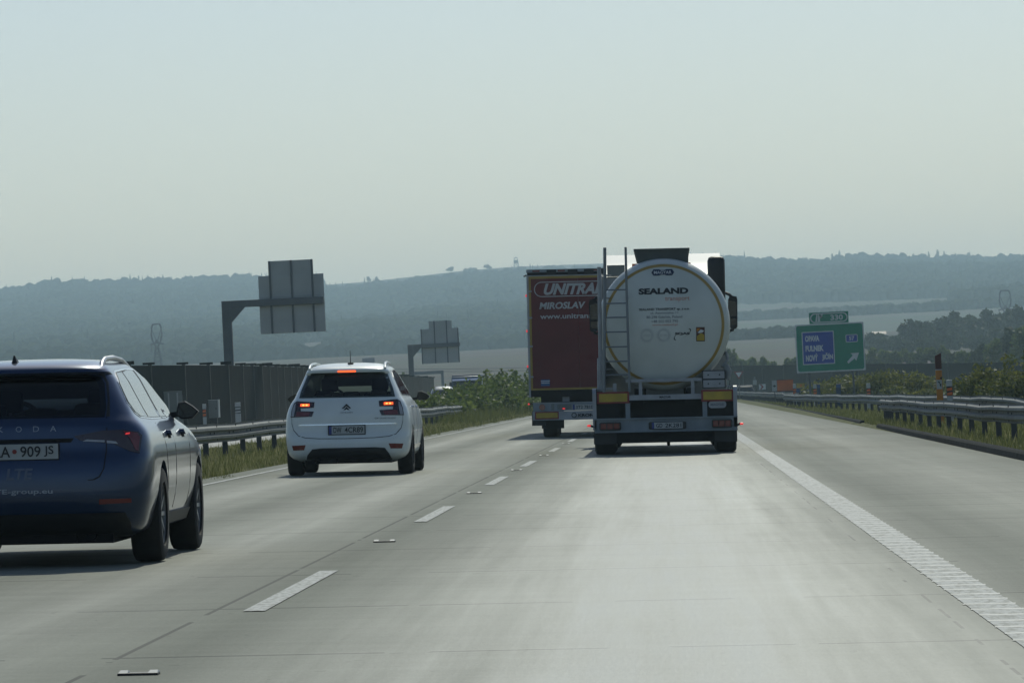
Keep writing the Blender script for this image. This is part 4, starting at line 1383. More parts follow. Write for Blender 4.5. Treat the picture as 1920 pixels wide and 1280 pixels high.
        MB().box(*(sorted((sg * .86, sg * 1.255))), .02, .04, .19, .42).build('mud_flap', M['black'], T)
    MB().box(-.86, .86, .10, .16, .20, .42).build('spray_apron', M['gap'], T)
    # chassis
    ch = MB()
    for x in (-.45, .45):
        ch.box(x - .08, x + .08, .1, 11.0, .85, 1.15)
    ch.box(-1.0, 1.0, .3, .5, .5, .9)
    ch.box(-1.15, 1.15, 1.6, 9.0, .55, .95)
    for yy in (.95, 2.26, 3.57):
        ch.tube([(-1.0, yy, .5), (1.0, yy, .5)], .09, 10)
        ch.box(-.62, -.50, yy - .3, yy + .3, .4, .85)
        ch.box(.50, .62, yy - .3, yy + .3, .4, .85)
    ch.tube([(.05, 4.0, .35), (.05, 3.6, .12)], .03, 6)
    ch.build('chassis', M['gap'], T)
    for yy in (.95, 2.26, 3.57):
        for sg in (-1, 1):
            lorry_wheel(T, sg * 1.065, yy, .5, .37, sg)
    # tractor unit
    C = empty('tractor_cab', (0, 12.0, 0)); C.parent = T
    cb = MB().box(-1.24, 1.24, .25, 2.4, .95, 3.42, .06)
    cb.add([(-1.18, .22, 3.38), (1.18, .22, 3.38), (1.1, 2.3, 3.38), (-1.1, 2.3, 3.38), (-1.16, 1.5, 3.85), (1.16, 1.5, 3.85), (.95, 2.0, 3.75), (-.95, 2.0, 3.75)],
           [(0, 1, 5, 4), (1, 2, 6, 5), (2, 3, 7, 6), (3, 0, 4, 7), (4, 5, 6, 7)])
    cb.build('cab_shell', M['cab_white'], C, 40)
    MB().box(-1.1, -.75, .20, .26, 3.40, 3.62).build('cab_vent', M['cabinet'], C)
    for sg in (-1, 1):
        fr = MB().box(*(sorted((sg * 1.20, sg * 1.255))), -.55, .5, 1.2, 3.45, .02)
        if sg > 0:
            fr = MB().box(.90, 1.24, -.35, .4, 2.95, 3.74, .08)
            fr.box(1.10, 1.24, -.3, .35, 2.75, 3.05, .04)
        fr.build('air_deflector', M['black'] if sg > 0 else M['cab_white'], C, 40)
        mr = MB().slab([(sg * a, b) for a, b in [(1.30, 2.42), (1.32, 2.92), (1.36, 3.0), (1.49, 2.97), (1.505, 2.90), (1.495, 2.36), (1.46, 2.32), (1.36, 2.33)]], 1.9, 2.12)
        mr.tube([(sg * 1.2, 2.05, 3.08), (sg * 1.34, 2.0, 3.02), (sg * 1.40, 2.0, 2.96)], .03, 8)
        mr.tube([(sg * 1.2, 2.05, 2.25), (sg * 1.40, 2.0, 2.30), (sg * 1.44, 2.0, 2.40)], .03, 8)
        o = mr.build('wing_mirror', M['black'], C)
        MB().slab([(sg * a, b) for a, b in [(1.325, 2.58), (1.335, 2.90), (1.475, 2.87), (1.475, 2.58)]], 1.893, 1.91).build('mirror_glass', M['dark_glass'], o)
        MB().slab([(sg * a, b) for a, b in [(1.335, 2.38), (1.33, 2.53), (1.475, 2.53), (1.47, 2.40)]], 1.893, 1.91).build('mirror_glass', M['dark_glass'], o)
        for yy in (-1.2, 1.5):
            lorry_wheel(C, sg * 1.06, yy, .5, .34, sg)
    MB().box(-.9, .9, -3, 2.2, .5, .95).build('tractor_chassis', M['gap'], C)
    # pipes and valve by the right side
    vp = MB().tube([(1.02, .4, 1.5), (1.12, .45, 1.62), (1.10, .6, 1.75), (.9, .9, 1.7)], .03, 8)
    vp.tube([(1.10, .35, 1.28), (1.13, .35, 1.42), (1.08, .4, 1.52)], .06, 10)
    vp.build('valve_pipe', M['steel'], T, 50)
    place(T, -.10, 89.0)


tanker()


# ------------------------------------------------------------------ red box trailer lorry
def red_lorry():
    T = empty('box_lorry', (0, 0, 0), 'lorry with a dark red box body framed in yellow, ahead of the tanker', 'lorry')
    bx = MB()
    bx.box(-1.235, 1.275, .05, 13.4, 1.10, 3.99)
    body = bx.build('box_body', M['frame_grey'], T)
    fr = MB()
    for x0, x1, z0, z1 in ((-1.24, -1.19, 1.0, 3.99), (1.23, 1.28, 1.0, 3.99), (-1.19, 1.23, 3.965, 3.99)):
        fr.box(x0, x1, -.03, .05, z0, z1)
    for z in (1.5, 2.25, 2.95, 3.6):
        fr.box(-1.235, -1.12, -.05, -.02, z - .02, z + .02)
    fr.build('rear_frame', M['frame_grey'], T)
    MB().box(-1.19, -1.135, -.025, .045, 1.17, 3.965).box(1.175, 1.23, -.025, .045, 1.17, 3.965).box(-1.135, 1.175, -.025, .045, 3.905, 3.965).box(-1.135, 1.175, -.025, .045, 1.17, 1.215).build('yellow_trim', M['trim_yellow'], T)
    dr = MB().box(-1.135, .018, -.02, .04, 1.215, 3.905).box(.022, 1.175, -.02, .04, 1.215, 3.905).build('rear_door', M['red_tarp'], T)
    sf = lambda x, z: -.02
    # capsule outline
    n = 14
    ou = []
    x0, x1, z0, z1, t = -1.06, 1.05, 3.455, 3.83, .022
    def cap(k):
        r = (z1 - z0) / 2 - k
        zc = (z0 + z1) / 2
        a_ = [(x0 + (z1 - z0) / 2 + r * math.cos(math.radians(90 + 180 * i / n)), zc + r * math.sin(math.radians(90 + 180 * i / n))) for i in range(n + 1)]
        b_ = [(x1 - (z1 - z0) / 2 + r * math.cos(math.radians(-90 + 180 * i / n)), zc + r * math.sin(math.radians(-90 + 180 * i / n))) for i in range(n + 1)]
        return a_ + b_
    A, Bq = cap(0), cap(t)
    cp = MB()
    k = len(A)
    cp.v = [(x, -.024, z) for x, z in A] + [(x, -.024, z) for x, z in Bq]
    cp.f = [(i, (i + 1) % k, k + (i + 1) % k, k + i) for i in range(k)]
    cp.build('name_outline', M['tarp_letter'], dr)
    lettering([("UNITRANS", (-.82, .92, 3.50, 3.785), .045, .32), ("MIROSLAV", (-.94, .20, 3.155, 3.325), .035, .2), ("NOVÁK", (.30, .95, 3.155, 3.36), .035, .2), ("www.unitrans.cz", (-.925, .60, 2.915, 3.035), .02)], sf, M['tarp_letter'], dr, 'name_lettering')
    st = MB().box(-.94, -.72, -.026, -.02, 1.27, 1.43).build('door_sticker', M['sticker_blue'], dr)
    MB().box(-.94, -.72, -.029, -.025, 1.38, 1.40).box(-.93, -.73, -.029, -.025, 1.335, 1.355).build('sticker_stripe', M['sign_white'], st)
    # roof edge with lamps
    MB().box(-1.24, 1.28, -.04, 13.4, 4.06, 4.135).build('roof_edge', M['bumper_grey'], T)
    MB().box(-1.22, 1.26, -.02, .05, 3.99, 4.06).build('roof_gutter', M['gap'], T)
    for x in (-1.0, -.38, .42, 1.04):
        MB().box(x - .09, x + .09, -.05, -.03, 4.075, 4.115, .006).build('roof_lamp', M['red_lens'], T)
    for x in (-.62, -.1, .3, .68):
        MB().box(x - .12, x + .12, -.052, -.03, 4.0, 4.12).build('roof_bracket', M['black'], T)
    MB().tube([(-1.24, -.02, 4.0), (-1.30, -.08, 3.97)], .02, 6).build('roof_stalk', M['black'], T)
    for z in (3.496, 2.627, 1.758):
        MB().box(-1.275, -1.235, .0, .06, z - .028, z + .028, .008).build('marker_lamp', M['marker_red'], T)
    MB().tube([(-1.05, .1, .84), (-1.22, -.02, .84)], .02, 6).build('lamp_stalk', M['black'], T)
    MB().box(-1.27, -1.23, -.05, .01, .815, .855, .01).build('marker_lamp', M['marker_red'], T)
    MB().box(.19, .25, -.2, -.1, .25, .30, .01).build('marker_lamp', M['marker_red'], T)
    # lower rear: sill, light bar, bumper
    MB().box(-1.22, 1.26, .0, .6, 1.0, 1.165).build('rear_sill', M['gap'], T)
    MB().box(-.95, .95, .15, 10, .78, 1.0).build('chassis', M['gap'], T)
    MB().box(-.42, -.25, .10, .16, .88, 1.0).build('junction_box', M['frame_grey'], T)
    for z in (.90, .95):
        MB().box(.34, 1.0, .05, .08, z, z + .018).build('grab_bar', M['steel'], T)
    lb = MB().box(-1.14, 1.18, -.10, .0, .655, .848).build('light_bar', M['bumper_grey'], T)
    MB().box(-1.16, 1.2, -.12, .02, .845, .862).build('bar_lip', M['frame_grey'], T)
    for x in (-.92, .95):
        MB().slab([(x + .075 * math.cos(a), .748 + .075 * math.sin(a)) for a in [i * math.pi / 8 for i in range(16)]], -.13, -.09).build('tail_light', M['red_lens'], lb)
    MB().box(-.70, -.62, -.108, -.095, .67, .83).box(-.55, -.20, -.108, -.095, .69, .81).build('bar_plate', M['cabinet'], lb)
    MB().box(-.42, -.36, -.125, -.10, .69, .72, .006).build('marker_lamp', M['marker_red'], lb)
    p = MB().box(-.16, .36, -.115, -.095, .67, .80).build('license_plate', M['plate'], lb)
    MB().box(-.16, -.12, -.118, -.112, .67, .80).build('plate_band', M['plate_blue'], p)
    lettering([("3T2 7810", (-.09, .33, .695, .775), .012)], lambda x, z: -.115, M['ink'], p, 'plate_lettering')
    bp = MB().box(-1.16, 1.2, -.10, -.02, .43, .648).build('bumper', M['frame_grey'], T)
    for x0, x1 in ((-1.10, -.515), (.555, 1.14)):
        o = MB().box(x0, x1, -.112, -.095, .455, .640).build('marker_board', M['board_red'], bp)
        MB().box(x0 + .03, x1 - .03, -.118, -.108, .485, .61).build('board_face', M['board_yellow'], o)
    sl = MB()
    base = 0
    for i in range(20):
        a = 2 * math.pi * i / 20
        for r in (.045, .065):
            sl.v.append((-.14 + r * math.cos(a), -.106, .54 + r * math.sin(a)))
    sl.f = [(2 * i, 2 * i + 1, (2 * i + 3) % 40, (2 * i + 2) % 40) for i in range(20)]
    vs, fs = text_mesh("KRONE", (-.04, .42, .495, .575), .05)
    sl.add([(x, -.106, z) for x, z in vs], fs)
    sl.build('maker_lettering', M['ink'], bp)
    MB().box(-1.18, -.85, .02, .25, .30, .66).box(.9, 1.2, .02, .25, .30, .66).build('mud_flap', M['black'], T)
    MB().box(-.95, -.4, .45, .5, .22, .7).box(.45, 1.0, .45, .5, .22, .7).build('spray_guard', M['gap'], T)
    ax = MB()
    for yy in (1.6, 2.9, 4.2):
        ax.tube([(-1.0, yy, .5), (1.0, yy, .5)], .08, 8)
    ax.build('axle', M['gap'], T)
    for yy in (1.6, 2.9, 4.2):
        for x in (-.75, .80):
            lorry_wheel(T, x, yy, .5, .38, -1 if x < 0 else 1)
    C = empty('tractor_cab', (0, 14.2, 0)); C.parent = T
    MB().box(-1.24, 1.24, .0, 2.2, .9, 3.7, .1).build('cab_shell', M['red_tarp'], C, 40)
    for sg in (-1, 1):
        for yy in (-1.5, 1.4):
            lorry_wheel(C, sg * 1.0, yy, .5, .34, sg)
    place(T, -2.22, 124.8)


red_lorry()


# ------------------------------------------------------------------ oncoming vehicles beyond the median
def oncoming_van():
    T = empty('oncoming_car', (0, 0, 0), 'pale car coming the other way, half hidden by the median bushes', 'car')
    B = CarBody([(.2, .72, .3, .4, 4.3, .6), (.3, .86, .05, .5, 4.45, .7), (.55, .90, .0, .6, 4.5, .8), (.78, .90, .1, .7, 4.5, .8), (.95, .87, .55, .8, 4.45, .7), (1.05, .82, .95, .6, 4.4, .5), (1.3, .70, 1.35, .5, 4.2, .5),
                 (1.48, .62, 1.65, .5, 4.0, .5), (1.56, .52, 1.9, .5, 3.7, .5), (1.60, .25, 2.3, .3, 3.2, .3)])
    B.build('body', M['cab_white'], T, [(sx * .83, yy, .33, .37) for sx in (1, -1) for yy in (.9, 3.6)])
    rs = lambda x, z, off=0.0: Vector((x, B.rear(x, z) - off, z))
    patch('windscreen', [(-.74, 1.07), (.74, 1.07), (.66, 1.25), (.56, 1.46), (-.56, 1.46), (-.66, 1.25)], rs, M['dark_glass'], T, .004, .08)
    for sg in (1, -1):
        patch('headlight', [(sg * .45, .70), (sg * .80, .74), (sg * .82, .84), (sg * .50, .78)], rs, M['clear_lens'], T, .006, .06)
        for yy in (.9, 3.6):
            wheel(T, sg * .79, yy, .33, .33, .21, sg)
        mirror_part(T, sg, .88, 1.06, 1.5, 1.03, 1.15, M['cab_white'], 1.05)
    patch('grille', [(-.40, .45), (.40, .45), (.45, .70), (-.45, .70)], rs, M['black'], T, .005, .08)
    return T


ov = oncoming_van()
p_ = at(826, 724, 330)
ov.location = (p_.x, 330, p_.z - 1.60)


def oncoming_lorry():
    T = empty('oncoming_lorry', (0, 0, 0), 'blue lorry coming the other way with a bright windscreen top, above the median bushes', 'lorry')
    MB().box(-1.2, 1.2, .0, 2.1, .5, 2.75, .12).build('cab', M['post_blue'], T, 40)
    MB().box(-1.25, 1.25, 2.5, 9.0, 1.0, 2.9, .05).build('cargo_box', M['post_blue'], T)
    MB().box(-1.05, 1.05, -.02, .04, 1.5, 2.35, .01).build('windscreen', M['dark_glass'], T)
    MB().add([(-1.1, -.28, 2.38), (1.1, -.28, 2.38), (1.15, .02, 2.58), (-1.15, .02, 2.58), (-1.1, -.26, 2.35), (1.1, -.26, 2.35), (1.15, .04, 2.55), (-1.15, .04, 2.55)],
             [(0, 1, 2, 3), (4, 7, 6, 5), (0, 4, 5, 1), (1, 5, 6, 2), (2, 6, 7, 3), (3, 7, 4, 0)]).build('sun_visor', M['chrome'], T)
    for sg in (1, -1):
        MB().box(sg * 1.28 - .1, sg * 1.28 + .1, -.05, .1, 1.6, 2.3, .03).build('wing_mirror', M['black'], T)
        MB().box(sg * .85 - .2, sg * .85 + .2, -.03, .02, .75, .95, .02).build('headlight', M['clear_lens'], T)
        for yy in (.8, 6.5):
            lorry_wheel(T, sg * 1.0, yy, .48, .32, sg)
    MB().box(-.9, .9, 0, 8.8, .45, 1.0).build('chassis', M['gap'], T)
    return T


ol = oncoming_lorry()
p_ = at(872, 708, 440)
ol.location = (p_.x, 440, p_.z - 2.62)


# ------------------------------------------------------------------ guard rails
W_PROF = [(0.02, 0.0), (0.0, .012), (.0, .035), (.078, .075), (.082, .12), (.0, .155), (.0, .19), (.082, .225), (.078, .27), (.0, .31), (0.0, .333), (0.02, .345)]


def guardrail(path, side, label, post_ys, post_h=.72, group=None, name='guard_rail', post_w=.06):
    """path = [(x, y, z of the beam's foot)]; side = +1 when the ribs face +x"""
    o = empty(name, (path[0][0], path[0][1], 0), label, 'guard rail', group)
    ox, oy = path[0][0], path[0][1]
    pts = []
    for (a, b) in zip(path[:-1], path[1:]):
        k = max(1, int(abs(b[1] - a[1]) / 4))
        pts += [tuple(a[q] + (b[q] - a[q]) * i / k for q in range(3)) for i in range(k)]
    pts.append(path[-1])
    mb = MB()
    n = len(W_PROF)
    for (x, y_, z) in pts:
        wob = .012 * math.sin(y_ * .31) + .008 * math.sin(y_ * .83 + 1)
        mb.v += [(x - ox + side * a, y_ - oy, z + b + wob) for a, b in W_PROF]
    for i in range(len(pts) - 1):
        for j in range(n - 1):
            mb.f.append((i * n + j, i * n + j + 1, (i + 1) * n + j + 1, (i + 1) * n + j))
    # back skin
    base = len(mb.v)
    for (x, y_, z) in pts:
        wob = .012 * math.sin(y_ * .31) + .008 * math.sin(y_ * .83 + 1)
        mb.v += [(x - ox + side * (a - .006), y_ - oy, z + b + wob) for a, b in W_PROF]
    for i in range(len(pts) - 1):
        for j in range(n - 1):
            mb.f.append((base + i * n + j, base + (i + 1) * n + j, base + (i + 1) * n + j + 1, base + i * n + j + 1))
    bo = mb.build('beam', M['steel'], o, 12)
    bolts = MB()
    for (x, y_, z) in pts:
        for zz in (.05, .17, .295):
            xx = x - ox + side * (.004 if zz == .17 else .055)
            bolts.box(min(xx, xx + side * .015), max(xx, xx + side * .015), y_ - oy - .02, y_ - oy + .02, z + zz - .018, z + zz + .018)
    bolts.build('bolts', M['black'], bo)
    px, py_, pz = [p[0] for p in path], [p[1] for p in path], [p[2] for p in path]
    if py_[0] > py_[-1]: px, py_, pz = px[::-1], py_[::-1], pz[::-1]
    for y_ in post_ys:
        x, z = float(np.interp(y_, py_, px)), float(np.interp(y_, py_, pz))
        g = gz(x, y_)
        xx = x - ox - side * .09
        b = MB().box(xx - .05, xx + .05, y_ - oy - post_w / 2, y_ - oy + post_w / 2, g - .05, z + .33)
        b.box(min(xx, xx + side * .1), max(xx, xx + side * .1), y_ - oy - .05, y_ - oy + .05, z + .06, z + .28)
        b.build('post', M['rail_post'], o)
    return o


guardrail([(-8.35, 20, .555), (-8.35, 218, .555), (-8.38, 222, .53)], 1, 'median guard rail running behind the blue estate and the white people carrier', list(np.arange(60, 220, 4.0)))
RN = guardrail([(5.95, 40, .255), (5.9, 100, .255), (5.9, 141.6, .258)], -1, 'nearest guard rail along the right shoulder, with an open end before the orange post', list(np.arange(60.3, 140, 4.1)) + [137.6, 139, 140.4, 141.4])
guardrail([(8.35, 108, -.02), (8.0, 117, .23), (7.9, 150, .235), (7.05, 193, .25), (5.75, 253, .255)], -1, 'middle guard rail on the right, its near end dipping down behind the first rail', list(np.arange(120, 253, 4.0)))
guardrail([(6.5, 254, .27), (6.4, 300, .275), (5.9, 420, .28), (5.6, 520, .28)], -1, 'farthest guard rail on the right, next to the tanker', list(np.arange(256, 420, 4.0)))


# ------------------------------------------------------------------ noise barriers
def noise_wall(name, label, tops, base_z, red=(), posts_w=.16, depth=.14, cap=True):
    """tops = [(X, Y, Z)] of the wall's posts"""
    o = empty(name, (tops[0][0], tops[0][1], 0), label, 'noise barrier')
    ox, oy = tops[0][0], tops[0][1]
    for i, (a, b) in enumerate(zip(tops[:-1], tops[1:])):
        ax, ay, bx_, by = a[0] - ox, a[1] - oy, b[0] - ox, b[1] - oy
        t = Vector((bx_ - ax, by - ay, 0)).normalized()
        nn = Vector((t.y, -t.x, 0)) * depth / 2
        m = MB()
        zt0, zt1 = a[2] - .12, b[2] - .12
        m.add([(ax - nn.x, ay - nn.y, base_z), (ax + nn.x, ay + nn.y, base_z), (bx_ + nn.x, by + nn.y, base_z), (bx_ - nn.x, by - nn.y, base_z),
               (ax - nn.x, ay - nn.y, zt0), (ax + nn.x, ay + nn.y, zt0), (bx_ + nn.x, by + nn.y, zt1), (bx_ - nn.x, by - nn.y, zt1)],
              [(0, 3, 2, 1), (4, 5, 6, 7), (0, 1, 5, 4), (1, 2, 6, 5), (2, 3, 7, 6), (3, 0, 4, 7)])
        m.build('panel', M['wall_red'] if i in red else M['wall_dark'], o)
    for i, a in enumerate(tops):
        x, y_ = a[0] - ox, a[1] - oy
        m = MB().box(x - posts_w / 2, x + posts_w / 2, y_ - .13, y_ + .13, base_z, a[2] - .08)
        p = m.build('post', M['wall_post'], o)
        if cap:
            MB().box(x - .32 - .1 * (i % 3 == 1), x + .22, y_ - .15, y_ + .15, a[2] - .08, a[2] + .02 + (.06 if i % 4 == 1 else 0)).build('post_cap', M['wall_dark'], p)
    return o


lw = []
for px, v in [(205, 98.5), (243, 96.5), (282, 94.6), (345.5, 92), (392, 89.5), (427.5, 87.5), (454.5, 85.5), (474.4, 84), (490.8, 82.8), (505, 81.5), (519, 80.3), (532, 79.2), (545, 78.1), (557, 77.1), (568, 76.1), (578, 75.2),
              (588, 74.4), (597, 73.6), (606, 72.8), (616, 71.6), (628, 69.5), (642, 67), (658, 64), (676, 61), (694, 58), (712, 55.5), (728, 53.3), (742, 51.4), (754, 49.8), (765, 48.3), (775, 47), (784, 45.9), (792, 44.9), (800, 43.9), (807, 43.1), (813, 42.4)]:
    Y = 22231.0 / v
    lw.append(((px - VX) * Y / F, Y, 3.48))
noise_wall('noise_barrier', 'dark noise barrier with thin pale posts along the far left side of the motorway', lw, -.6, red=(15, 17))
rw = []
for px in (1340, 1366, 1394, 1430.6, 1470, 1513.6, 1560, 1610, 1662.6, 1720, 1778, 1839.8, 1903.7, 1970, 2040, 2112):
    Y = 610 - 90 * (px - 1340) / 580
    yy = 683.5 - (px - 1394) * .0128
    p_ = at(px, yy, Y)
    rw.append((p_.x, Y, p_.z))
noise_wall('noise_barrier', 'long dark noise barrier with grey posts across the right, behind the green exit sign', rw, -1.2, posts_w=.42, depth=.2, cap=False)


# ------------------------------------------------------------------ cantilever signs seen from behind
def cantilever(label, Y, pole, arm_y, arm_x1, boards, ribs, group):
    """pole = px of its middle at the arm; boards = [(x0, x1, y0, y1)] in photo px, untilted"""
    k = Y / F
    P = at(pole[0], arm_y, Y)
    foot = gz(P.x, Y)
    o = empty('cantilever_sign', (P.x, Y, foot), label, 'road sign', group)
    zt = P.z - foot
    hw = 9 * k * Y / 270 * 270 / Y
    hw = .25
    MB().box(-hw, hw, -.2, .2, -.3, zt + .2, .02).add(
        [(hw, -.15, zt - .95), (hw, .15, zt - .95), (hw + .75, .15, zt - .15), (hw + .75, -.15, zt - .15), (hw, -.15, zt - .15), (hw, .15, zt - .15)],
        [(0, 1, 2, 3), (0, 3, 4), (1, 5, 2), (4, 3, 2, 5), (0, 4, 5, 1)]).build('mast', M['mast'], o)
    E = at(arm_x1, arm_y, Y)
    L_ = E.x - P.x
    MB().box(-hw, L_, -.18, .18, zt - .17, zt + .20, .02).build('arm', M['mast'], o)
    for bi, (x0, x1, z0, z1) in enumerate(boards):
        b = MB()
        b.box(x0, x1, .24 + .07 * bi, .29 + .07 * bi, z0, z1)
        zz = z0 + .06
        while zz < z1 - .04:                                            # the ribbed aluminium back
            b.box(x0 + .02, x1 - .02, .20 + .07 * bi, .241 + .07 * bi, zz, zz + .06)
            zz += .19
        bo = b.build('sign_board', M['sign_back'], o)
    for x, z0, z1 in ribs:
        MB().box(x - .055, x + .055, .17, .235, z0, z1).build('stiffener', M['mast'], o)
    return o


def cant_boards(Y, pole, arm_y, rects):
    P = at(pole, arm_y, Y)
    f = gz(P.x, Y)
    out = []
    for x0, x1, y0, y1, yref in rects:
        # untilt: measure at the board's middle
        a, b = at((x0 + x1) / 2, y1, Y), at((x0 + x1) / 2, y0, Y)
        hw = (x1 - x0) / 2 * Y / F
        out.append((a.x - P.x - hw, a.x - P.x + hw, a.z - f, b.z - f))
    return out, P, f


Y1 = 270
bs, P1, f1 = cant_boards(Y1, 423, 571, [(487, 610, 514.5, 623.5, 0), (503.5, 588, 487, 560, 0)])
b0, b1 = bs
ribs = [(b1[0] + .08, b0[2], b1[3]), ((b1[0] + b1[1]) / 2 + .03, b0[2], b1[3]), (b1[1] - .06, b0[2], b1[3])]
cantilever('big cantilever sign seen from behind, the nearer of the two on the left', Y1, (423,), 571, 606, bs, ribs, 'cantilever signs over the opposite carriageway')
Y2 = 476
bs, P2, f2 = cant_boards(Y2, 769, 650, [(791, 862, 615.5, 680.5, 0), (804, 847, 601, 620, 0)])
b0, b1 = bs
ribs = [(b1[0] + .5, b0[2], b1[3]), (b1[1] - .5, b0[2], b1[3]), (b0[0] + .05, b0[2], b0[3]), (b0[1] - .05, b0[2], b0[3])]
cantilever('small cantilever sign seen from behind, above the white car\'s right side', Y2, (769,), 650, 863, bs, ribs, 'cantilever signs over the opposite carriageway')


def portal():
    Y = 780
    a, b = at(829, 697, Y), at(770, 700, Y)
    g = gz(a.x, Y)
    o = empty('sign_gantry', (a.x, Y, g), 'thin distant portal gantry standing beyond the small cantilever sign', 'gantry')
    h = a.z - g
    MB().box(-.2, .2, -.2, .2, -.3, h).build('post', M['mast'], o)
    MB().box(b.x - a.x - .2, b.x - a.x + .2, -.2, .2, -.5, h).build('post', M['mast'], o)
    MB().box(b.x - a.x, .2, -.2, .2, h - .28, h + .22).build('crossbeam', M['mast'], o)
    Y = 700
    a = at(690.5, 676, Y)
    g = gz(a.x, Y)
    o = empty('far_sign', (a.x, Y, g), 'small distant sign board seen from behind, over the white car\'s roof', 'road sign')
    h = a.z - g
    MB().box(-.85, .85, -.05, .05, h - .35, h + .38).build('board', M['sign_back'], o)
    for x in (-.5, .5):
        MB().box(x - .05, x + .05, .06, .14, -.3, h + .3).build('post', M['mast'], o)


portal()


# ------------------------------------------------------------------ green exit sign
def exit_sign():
    Y = 285
    k = Y / F
    c = at(1556, 651.5, Y)
    g = gz(c.x, Y)
    o = empty('exit_sign', (c.x, Y, g), 'green motorway exit sign with a blue town panel and an arrow, over the bushes', 'road sign')
    hz = c.z - g
    hw, hh = 64.3 * k, 45.2 * k

    def X(px, py): # photo px -> local
        q = at(px, py, Y)
        return q.x - c.x, q.z - g
    MB().slab(rrect(-hw, hw, hz - hh, hz + hh, .04), -.03, .04).build('sign_panel', M['sign_white'], o)
    pn = MB().slab(rrect(-hw + .07, hw - .07, hz - hh + .07, hz + hh - .07, .12), -.036, -.028).build('green_field', M['sign_green'], o)
    # number plate on top
    x0, x1 = X(1515.5, 590)[0] + .03, X(1589, 590)[0] + .03
    z1_ = X(1552, 585)[1]
    z0_ = hz + hh
    tp = MB().slab(rrect(x0, x1, z0_ + .01, z1_, .03), -.03, .04).build('number_plate', M['sign_green'], o)
    ring_o, ring_i = rrect(x0 + .05, x1 - .05, z0_ + .05, z1_ - .05, .27, 8), rrect(x0 + .11, x1 - .11, z0_ + .11, z1_ - .11, .22, 8)
    rm = MB()
    n = len(ring_o)
    rm.v = [(a, -.034, b) for a, b in ring_o] + [(a, -.034, b) for a, b in ring_i]
    rm.f = [(i, (i + 1) % n, n + (i + 1) % n, n + i) for i in range(n)]
    rm.build('plate_outline', M['sign_white'], tp)
    w_, h_ = x1 - x0, z1_ - z0_
    lettering([("330", (x0 + .54 * w_, x0 + .86 * w_, z0_ + .26 * h_, z0_ + .74 * h_), .035)], lambda x, z: -.03, M['sign_white'], tp, 'number_lettering')
    sy = MB()
    bx, bz, s_ = x0 + .15 * w_, z0_ + .20 * h_, .64 * h_
    for pl in ([(.0, 0), (.30, 0), (.42, 1.0), (.24, 1.0)], [(.42, 0), (.78, 0), (.76, .45), (1.02, .80), (.90, .90), (1.22, 1.0), (1.16, .62), (1.10, .72), (.86, .40), (.70, .75), (.62, 1.0), (.50, 1.0), (.47, .5)]):
        sy.slab([(bx + a * s_ * .85, bz + b * s_) for a, b in pl], -.036, -.028)
    sy.build('exit_symbol', M['sign_white'], tp)
    # blue town panel
    bz1, bz0 = hz + hh - .42, hz - hh + .44
    bx0, bx1 = -hw + .36, -hw + 2.16
    MB().slab(rrect(bx0, bx1, bz0, bz1, .03), -.044, -.034).build('panel_border', M['sign_white'], o)
    bl = MB().slab(rrect(bx0 + .05, bx1 - .05, bz0 + .05, bz1 - .05, .02), -.048, -.040).build('town_panel', M['sign_blue'], o)
    bh = bz1 - bz0
    sf = lambda x, z: -.048
    lettering([("OPAVA", (bx0 + .18, bx0 + .98, bz0 + .70 * bh, bz0 + .88 * bh), .05), ("FULNEK", (bx0 + .18, bx0 + 1.20, bz0 + .40 * bh, bz0 + .58 * bh), .05),
               ("NOVÝ", (bx0 + .18, bx0 + .85, bz0 + .10 * bh, bz0 + .34 * bh), .05), ("JIČÍN", (bx0 + 1.08, bx0 + 1.70, bz0 + .10 * bh, bz0 + .34 * bh), .05)], sf, M['sign_white'], bl, 'town_lettering')
    # route number
    rx0, rx1, rz0, rz1 = hw - 1.04, hw - .36, hz + .24, hz + .68
    MB().slab(rrect(rx0, rx1, rz0, rz1, .07), -.044, -.034).build('shield_border', M['sign_white'], o)
    sh = MB().slab(rrect(rx0 + .04, rx1 - .04, rz0 + .04, rz1 - .04, .05), -.048, -.040).build('route_shield', M['sign_blue'], o)
    lettering([("57", (rx0 + .19, rx1 - .19, rz0 + .11, rz1 - .10), .035)], sf, M['sign_white'], sh, 'route_lettering')
    ar = MB()
    ax_, az = hw - 1.02, hz - hh + .42
    ar.slab([(ax_ + a * .72, az + b * .72) for a, b in [(.0, .12), (.10, -.02), (.60, .37), (.72, .16), (.96, .80), (.30, .78), (.46, .60)]], -.044, -.034)
    ar.build('arrow', M['sign_white'], o)
    for x in (-hw + .7, hw - .7):
        MB().tube([(x, .12, -.4), (x, .12, hz + hh - .1)], .06, 10).build('post', M['mast'], o)


exit_sign()


